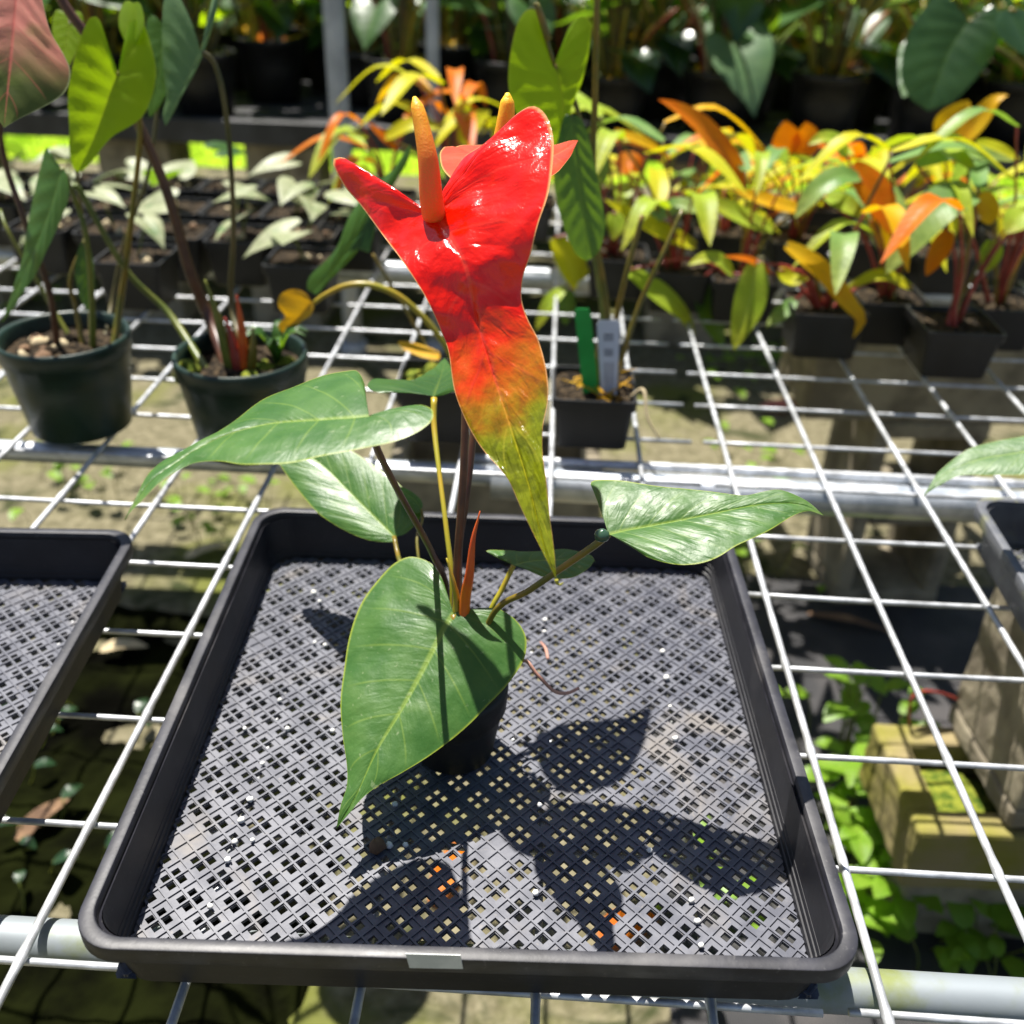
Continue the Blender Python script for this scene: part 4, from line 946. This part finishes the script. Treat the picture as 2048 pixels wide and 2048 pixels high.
strap_plant(1772, 694, 0.050, 'square-potted strap-leaf plant with a broad drooping orange leaf', [
    ('o', 52, (0.0, -0.04), (1703, 331), (1750, 388), (1770, 430), (1781, 470)), ('n', 36, (-0.01, -0.05), (1719, 355), (1680, 352), (1639, 375), (1612, 405), (1589, 437)),
    ('l', 30, (0.0, -0.02), (1650, 392), (1690, 408), (1740, 440)), ('l', 28, (0.02, 0.0), (1693, 312), (1672, 282), (1645, 276), (1616, 290)), ('g', 30, (-0.01, 0.0), (1740, 440), (1765, 480), (1775, 520))], 5, 'ygol', seed=62)
strap_plant(1905, 762, 0.053, 'square-potted strap-leaf plant with thick red stalks and a wide pale green leaf', [
    ('n', 62, (0.0, -0.05), (1950, 390), (1905, 398), (1860, 430), (1810, 490), (1771, 549)), ('o', 30, (0.0, -0.02), (1898, 462), (1880, 500), (1852, 552)), ('g', 40, (0.03, 0.03), (1955, 395), (1975, 420), (1980, 450)),
    ('l', 40, (0.0, -0.02), (2055, 420), (2035, 440), (2012, 468)), ('l', 30, (0.02, 0.0), (1985, 480), (1982, 510), (1972, 545))], 4, 'nlog', seed=63, hh=(0.12, 0.24))
strap_plant(1480, 648, 0.050, 'square-potted strap-leaf plant with a tall spear-like orange leaf', [
    ('o', 42, (0.05, 0.0), (1490, 375), (1455, 315), (1400, 250), (1350, 215), (1317, 199)), ('l', 36, (0.0, -0.03), (1545, 458), (1500, 440), (1445, 415), (1390, 390)), ('g', 28, (0.0, 0.0), (1602, 420), (1530, 400), (1468, 380)),
    ('d', 40, (0.0, -0.02), (1400, 560), (1420, 630), (1447, 698)), ('l', 36, (-0.02, -0.05), (1255, 540), (1311, 580), (1366, 630), (1388, 672))], 4, 'lyn', seed=64)
strap_plant(1350, 628, 0.050, 'square-potted strap-leaf plant with a long level yellow blade', [
    ('y', 34, (0.0, -0.04), (1392, 492), (1340, 470), (1280, 440), (1209, 399)), ('n', 32, (0.0, -0.02), (1300, 440), (1354, 412), (1420, 424)), ('g', 20, (0.0, 0.03), (1229, 262), (1297, 288), (1343, 318)), ('l', 30, (0.0, -0.02), (1224, 425), (1232, 450), (1226, 480))], 5, 'lyng', seed=65)
strap_plant(1995, 705, 0.050, 'square-potted strap-leaf plant half behind the thick red stalks', [
    ('n', 30, (0.0, 0.0), (1833, 331), (1910, 303), (1965, 308), (2030, 322)), ('y', 26, (0.02, 0.02), (1952, 287), (1995, 300), (2040, 318))], 5, 'ngly', seed=66, hh=(0.12, 0.26))
strap_plant(1230, 600, 0.050, 'square-potted strap-leaf plant with small yellow-green leaves behind the tag pot', [
    ('l', 24, (-0.02, -0.06), (1130, 575), (1100, 605), (1071, 661)), ('y', 42, (-0.02, -0.04), (1109, 475), (1134, 518), (1150, 580)), ('y', 42, (-0.02, -0.03), (1180, 500), (1165, 530), (1150, 565)), ('d', 30, (-0.02, -0.03), (1140, 580), (1132, 610), (1130, 650))], 5, 'lyyg', seed=67)
rows = [(1590, 560, 'bright orange heart-like leaf upright among yellow ones', [('o', 44, (0.02, 0.02), (1572, 312), (1572, 275), (1570, 242)), ('o', 44, (0.02, 0.02), (1600, 312), (1612, 275), (1612, 244)), ('g', 22, (0.0, 0.0), (1540, 330), (1500, 290), (1455, 278))]),
        (1440, 545, 'mixed lime and orange leaves below the spear-like leaf', []), (1300, 520, 'orange curled leaf and pale blades', [('o', 40, (0.0, 0.0), (1235, 340), (1262, 325), (1290, 345)), ('n', 40, (0.0, -0.02), (1190, 300), (1195, 340), (1200, 380))]),
        (1740, 560, 'yellow blades behind the drooping orange leaf', []), (1880, 590, 'two golden upright leaves above red stalks', [('g', 56, (0.0, 0.0), (1892, 285), (1915, 240), (1936, 200)), ('g', 30, (-0.02, -0.02), (1918, 290), (1962, 233), (1990, 200), (2016, 190))]), (2030, 560, 'green and gold blades at the end of its row', [])]
for k, (x, y, l_, tr) in enumerate(rows):
    strap_plant(x, y, 0.050, 'rear-row strap-leaf plant, ' + l_, tr, 6, 'lynyo', seed=70 + k, hh=(0.05, 0.13))
for k, (x, y, l_) in enumerate([(1500, 478, 'pale lime blades shaded by the row in front'), (1650, 488, 'lime blades below the far pots'), (1800, 496, 'orange-tinged short blades'), (1360, 470, 'short yellowish blades'), (1960, 500, 'short dull green blades'), (1200, 466, 'short yellow blades beside the tall heart leaf')]):
    strap_plant(x, y, 0.050, 'rearmost strap-leaf plant, ' + l_, [], 5, 'lyyog', seed=80 + k, hh=(0.02, 0.09))
# behind the red spathe
strap_plant(905, 470, 0.050, 'strap-leaf plant with yellow leaves showing just behind the red spathe', [('y', 38, (0.0, 0.0), (920, 285), (945, 250), (980, 222)), ('o', 15, (0.0, 0.0), (796, 300), (765, 270), (735, 244)), ('y', 26, (0.0, 0.0), (770, 275), (830, 248), (900, 262))], 9, 'ygoy', seed=91, hh=(0.10, 0.22))
strap_plant(770, 470, 0.050, 'strap-leaf plant with orange and lime leaves beside the slim grey post', [('l', 30, (0.0, 0.0), (700, 400), (670, 410), (632, 432)), ('y', 36, (0.0, 0.0), (735, 470), (740, 490), (745, 505))], 8, 'oyl', seed=92, hh=(0.05, 0.17))
strap_plant(1050, 480, 0.050, 'strap-leaf plant with yellow leaves right of the red spathe', [('y', 34, (0.0, 0.0), (1030, 300), (1000, 270), (985, 240))], 5, 'yogl', seed=93, hh=(0.08, 0.18))
random.seed(5)

# ---- rows of small black pots with pale variegated leaves
VP = 'small black pots of pale variegated leaves'
k = 0
vlab = ['rooted cutting pot with cream mottled leaves in the left rows']
for (x, y) in [(20, 455), (130, 458), (240, 463), (350, 468), (460, 473), (570, 478), (0, 505), (115, 510), (232, 516), (350, 522), (468, 528), (586, 533), (90, 562), (225, 570), (350, 578), (480, 586), (610, 580), (700, 555), (690, 490), (270, 635), (600, 640)]:
    c = at(x, y, z=0); c = Vector((c.x, c.y + 0.045, ZB)); random.seed(300 + k)
    P_ = thing('potted_cutting', c, 'small black square pot with cream mottled cutting ' + ('in the row nearest the far bench' if y < 480 else 'in the middle of three crowded rows' if y < 540 else 'just behind the green pots' if x < 500 else 'beside the arching yellow stalk'), 'potted plant', VP)
    square_pot(P_, c, 0.050, 0.041, 0.075, 'pot_black', soil_z=0.9)
    top = c + Vector((0, 0, 0.066))
    for j in range(random.choice((1, 1, 2, 2))):
        a = random.uniform(0, 6.28); d = Vector((math.cos(a), math.sin(a) * 0.7 - 0.3, random.uniform(-0.25, 0.25))); h = random.uniform(0.02, 0.07)
        b0 = top + Vector((random.uniform(-.02, .02), random.uniform(-.02, .02), h))
        tube('petiole', [top, top.lerp(b0, 0.5) + Vector((0.003, 0, 0.004)), b0], [0.0018, 0.0014, 0.0012], 'stem_green', P_, seg=6, n=6)
        heart_leaf('leaf', b0, d, random.uniform(0.045, 0.085), random.uniform(0.04, 0.06), random.uniform(0.1, 0.4), 'leaf_variegated' if random.random() < 0.8 else 'leaf_mid', P_, roll=random.uniform(-0.5, 0.5), NE=16, MW=4)
    for j in range(3): mobj('wood_chip', *blob_geo(top + Vector((random.uniform(-.03, .03), random.uniform(-.03, .03), 0.006)), random.uniform(0.004, 0.008), 5), 'pale_litter' if j else 'bark', P_)
    k += 1

# ---- dark pots and anthuriums on the far bench
FP = 'black pots of dark-leaved anthuriums on the far bench'
def far_plant(seed, mats):
    random.seed(seed)
    R_ = thing('bench_anthurium', (0, 0, 0), 'round black pot with stalky dark green anthurium on the far bench', 'potted plant', FP)
    round_pot(R_, (0, 0, 0), 0.098, 0.076, 0.170, 'pot_black', seg=28, soil_z=0.9)
    for k in range(5):
        blade('dead_leaf', [Vector((random.uniform(-.08, .08), random.uniform(-.08, .08), 0.158)) for _ in range(2)] + [Vector((random.uniform(-.09, .09), random.uniform(-.09, .09), 0.185))], 0.03, random.choice(('blade_gold', 'leaf_variegated', 'blade_orange')), R_, NS=6)
    for k in range(11):
        a = random.uniform(0, 6.28); d = Vector((math.cos(a), math.sin(a), 0)); h = random.uniform(0.06, 0.42); e = random.uniform(0.02, 0.17)
        b0 = Vector((0, 0, 0.15)) + d * e + Vector((0, 0, h))
        tube('petiole', [Vector((0, 0, 0.15)) + d * 0.02, Vector((0, 0, 0.15)) + d * (0.02 + e * 0.35) + Vector((0, 0, h * 0.6)), b0], [0.0065, 0.0042, 0.0035], random.choice(('stem_dark', 'stem_dark', 'stem_olive', 'stem_brown')), R_, seg=6, n=9)
        L_ = random.uniform(0.11, 0.20)
        heart_leaf('leaf', b0, d + Vector((0, 0, random.uniform(-0.9, 0.2))), L_, L_ * 0.85, random.uniform(0.05, 0.3), random.choice(mats), R_, roll=random.uniform(-0.4, 0.4), seed=k, NE=18, MW=4)
    for k in range(6):
        a = random.uniform(0, 6.28); tube('old_stalk', [Vector((math.cos(a) * .04, math.sin(a) * .04, 0.14)), Vector((math.cos(a) * .08, math.sin(a) * .08, 0.27)), Vector((math.cos(a) * .17, math.sin(a) * .15, 0.36))], [0.006, 0.005, 0.003], random.choice(('pale_litter', 'stem_olive', 'stem_red', 'stem_yellow')), R_, seg=6, n=8)
    return R_
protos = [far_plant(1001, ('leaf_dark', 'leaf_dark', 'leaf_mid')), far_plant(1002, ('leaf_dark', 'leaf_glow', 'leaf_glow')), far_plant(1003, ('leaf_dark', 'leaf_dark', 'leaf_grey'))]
used = [False] * 3; random.seed(77)
for row, y in enumerate((2.51, 2.76, 3.02, 3.30, 3.62, 3.98)):
    n = 15 if row < 4 else 14
    for i in range(n):
        x = -2.35 + i * 0.285 + (0.14 if row % 2 else 0) + random.uniform(-.03, .03) + 0.05 * row * (i / n - 0.5) * 2
        if row == 0 and abs(x + 0.98) < 0.14: continue
        v = random.randrange(3)
        o = protos[v] if not used[v] else copy_tree(protos[v]); used[v] = True
        o.location = (x, y + random.uniform(-.02, .02), -0.0015); o.rotation_euler = (0, 0, random.uniform(0, 6.28)); s = random.uniform(0.88, 1.08); o.scale = (s, s, s)
        o['label'] = 'black pot of ' + ('plain dark green', 'dark and lime-leaved', 'dark and greyish-leaved')[v] + ' anthurium in the ' + ('front row', 'second row', 'third row', 'fourth row', 'fifth row', 'rearmost row')[row] + ' of the far bench'
# big shrubs behind the far bench close the view
random.seed(9)
def shrub(x, y, s, label):
    T_ = thing('shrub', (x, y, GZ), label, 'shrub', 'shrubs on the lawn behind the far bench')
    for k in range(5):
        a = random.uniform(0, 6.28); tube('stem', [(0, 0, 0), (0.15 * math.cos(a), 0.15 * math.sin(a), 0.6 * s), (0.4 * s * math.cos(a), 0.4 * s * math.sin(a), 1.5 * s)], [0.03, 0.02, 0.008], 'bark', T_, seg=6, n=7, local=True)
    V_, F_ = [], []
    for k in range(1500):
        d = Vector((random.gauss(0, 1), random.gauss(0, 1), random.gauss(0, 1))).normalized() * (random.random() ** 0.4)
        c = Vector((d.x * 0.85 * s, d.y * 0.85 * s, 1.05 * s + d.z * 0.95 * s))
        if c.z < 0.25: continue
        n_ = Vector((random.gauss(0, 1), random.gauss(0, 1), random.gauss(0.8, 1))).normalized(); u = n_.orthogonal().normalized() * random.uniform(.04, .08); v = n_.cross(u).normalized() * random.uniform(.025, .04); o = len(V_)
        V_ += [c - u, c + v, c + u, c - v]; F_.append((o, o + 1, o + 2, o + 3))
    mobj('foliage', V_, F_, 'leaf_dark', T_, smooth=False, local=True, attrs={'along': [0.4] * len(V_), 'across': [0.4] * len(V_), 'edge_t': [0.31] * len(V_)})
    return T_
for k in range(9):
    shrub(-5.4 + k * 1.25 + random.uniform(-.2, .2), 7.6 + random.uniform(-.4, .4), random.uniform(0.9, 1.25), 'dense dark leafy shrub closing the view behind the far bench')

# ---- big dark glossy leaves leaning over the strap plants, top right
d0 = Vector((0.86, 1.62, ZB)); D_ = thing('potted_anthurium', d0, 'black pot with large dark glossy heart leaf leaning over the golden leaves', 'potted plant')
round_pot(D_, d0, 0.085, 0.066, 0.16, 'pot_black', soil_z=0.85)
dl, JD = px_leaf('leaf', (1938, 42), 1.55, (-0.15, -0.85, 0.5), [(1905, 90), (1880, 150), (1856, 222)], [(1915, 15), (1880, -15), (1845, 20), (1812, 80), (1802, 150), (1820, 195)], [(1960, 30), (1985, 10), (2005, 40), (1995, 90), (1965, 140), (1910, 200)], 'leaf_dark', D_, NE=40, MW=8, cup=0.05, seed=95)
dl2, JD2 = px_leaf('leaf', (2020, 20), 1.50, (0.3, -0.7, 0.7), [(2035, 55), (2050, 85), (2075, 110)], [(2005, 20), (1992, 38), (1996, 70), (2030, 100), (2055, 112)], [(2035, 15), (2060, 30), (2080, 60), (2082, 95)], 'leaf_dark', D_, NE=30, MW=6, seed=96)
dl3, JD3 = px_leaf('leaf', (1830, 90), 1.60, (-0.3, -0.7, 0.7), [(1820, 125), (1812, 160), (1805, 195)], [(1815, 80), (1800, 95), (1796, 130), (1798, 170)], [(1845, 85), (1850, 120), (1835, 165), (1818, 190)], 'leaf_grey', D_, NE=30, MW=6, seed=97)
for J_ in (JD, JD2, JD3): tube('petiole', [d0 + Vector((0, 0, 0.13)), d0.lerp(J_, 0.6) + Vector((0.02, 0.02, 0.12)), J_], [0.006, 0.0045, 0.004], 'stem_olive', D_, seg=8)

# ================================================================== UNDER THE BENCH
def weed(px_, py_, n, label, hmax=0.10, size=(0.02, 0.035), z=GZ + 0.004, spread=0.05):
    c = at(px_, py_, z=z); T_ = thing('weed', c, label, 'weed', 'weeds growing under the wire bench')
    for k in range(n):
        a = random.uniform(0, 6.28); q = c + Vector((random.gauss(0, spread), random.gauss(0, spread), 0)); h = random.uniform(0.03, hmax)
        b0 = q + Vector((0.02 * math.cos(a), 0.02 * math.sin(a), h)); L_ = random.uniform(*size)
        tube('stem', [q, q.lerp(b0, 0.5) + Vector((0.004, 0, 0)), b0], [0.0016, 0.0012, 0.001], 'stem_green', T_, seg=5, n=5)
        d = Vector((math.cos(a), math.sin(a), random.uniform(-.2, .4)))
        blade('leaf', [b0, b0 + d * L_ * 0.5 + Vector((0, 0, 0.004)), b0 + d * L_ - Vector((0, 0, 0.004))], L_ * 0.6, 'leaf_dark' if 'dark soil' in label else 'weed_leaf', T_, NS=8, fold=0.1)
    return T_
random.seed(41)
for (x, y, n, l_, hm, sz, spd) in ((1685, 1520, 30, 'bright round-leaved weed in front of the mossy flat block', 0.16, (0.035, 0.055), 0.04), (1715, 1650, 36, 'bright green weed clump against the dark footing', 0.13, (0.04, 0.07), 0.045), (1740, 1770, 36, 'lush weed clump at the corner of the footing', 0.08, (0.03, 0.06), 0.04), (1840, 1850, 26, 'weed with broad leaf in the shade in front of the footing', 0.07, (0.03, 0.07), 0.06), (1980, 1860, 24, 'weed with bright leaf blades right of the shaded broad-leaved weed', 0.07, (0.03, 0.06), 0.05),
        (180, 1000, 18, 'weed below the thick green pot, seen through the mesh', 0.10, (0.03, 0.05), 0.08), (440, 1040, 16, 'small weed on pale ground behind the anthurium tray', 0.08, (0.025, 0.045), 0.07), (1480, 950, 14, 'weed on sunlit sand behind the long pipe', 0.10, (0.03, 0.05), 0.07), (1480, 745, 22, 'low weed strip on shaded ground below the tag pot', 0.06, (0.03, 0.05), 0.10), (1600, 745, 20, 'low weed strip beside the brown upright block', 0.06, (0.03, 0.05), 0.10), (2010, 760, 16, 'weed below the red-stalked plant', 0.08, (0.03, 0.05), 0.08), (1430, 1860, 10, 'green weed seen through the mesh floor of the tray', 0.08, (0.03, 0.05), 0.04), (1500, 1120, 14, 'shaded weed beside the tray corner', 0.10, (0.03, 0.05), 0.06), (110, 1500, 9, 'dull weed on dark soil between the two trays', 0.05, (0.02, 0.035), 0.07), (60, 1720, 9, 'weed on dark soil near the front pipe', 0.05, (0.02, 0.035), 0.07), (20, 620, 18, 'leafy weed left of the thin-stalked green pot', 0.14, (0.03, 0.05), 0.08)):
    weed(x, y, n, l_, hm, sz, spread=spd)
def litter(px_, py_, wd, mat, label, z=GZ + 0.006, a=0.0, L_=0.09):
    c = at(px_, py_, z=z); d = Vector((math.cos(a), math.sin(a), 0))
    o = blade('fallen_leaf', [c - d * L_ / 2 + Vector((0, 0, 0.004)), c + Vector((0, 0, 0.012)), c + d * L_ / 2 + Vector((0, 0, 0.004))], wd, mat, None, NS=10)
    tag(o, label, 'fallen leaf', 'fallen leaves on the ground'); return o
litter(1260, 1860, 0.05, 'blade_orange', 'fallen orange leaf on the ground seen through the tray mesh', a=0.5)
litter(900, 1740, 0.035, 'blade_orange', 'fallen orange leaf below the pot seen through the mesh', a=1.3, L_=0.12)
litter(1580, 818, 0.06, 'leaf_pink', 'fallen red leaf on the sand behind the mesh', a=0.1, L_=0.16)
litter(420, 1105, 0.03, 'pale_litter', 'dry tan leaf between the two black trays', a=0.6, L_=0.10)
litter(90, 1640, 0.03, 'bark', 'brown dead leaf on dark soil near the front pipe', a=1.1, L_=0.09, z=GZ + 0.03)
litter(250, 1300, 0.03, 'pale_litter', 'pale dead leaf on dark soil between the trays', a=0.2, L_=0.08, z=GZ + 0.03)
litter(1700, 1250, 0.02, 'bark', 'reddish dry leaf strip in the shade beside the tray', a=-0.3, L_=0.16)
c = at(1830, 1400, z=-0.36)
tag(tube('wire_offcut', [at(1818, 1460, z=-0.40), at(1822, 1400, z=-0.33), at(1850, 1382, z=-0.32), at(1900, 1392, z=-0.33), at(1960, 1420, z=-0.36), at(2030, 1410, z=-0.35), at(2080, 1420, z=-0.36)], 0.0022, 'stem_red', None, seg=6), 'thin reddish vine looping over the mossy flat block', 'vine')
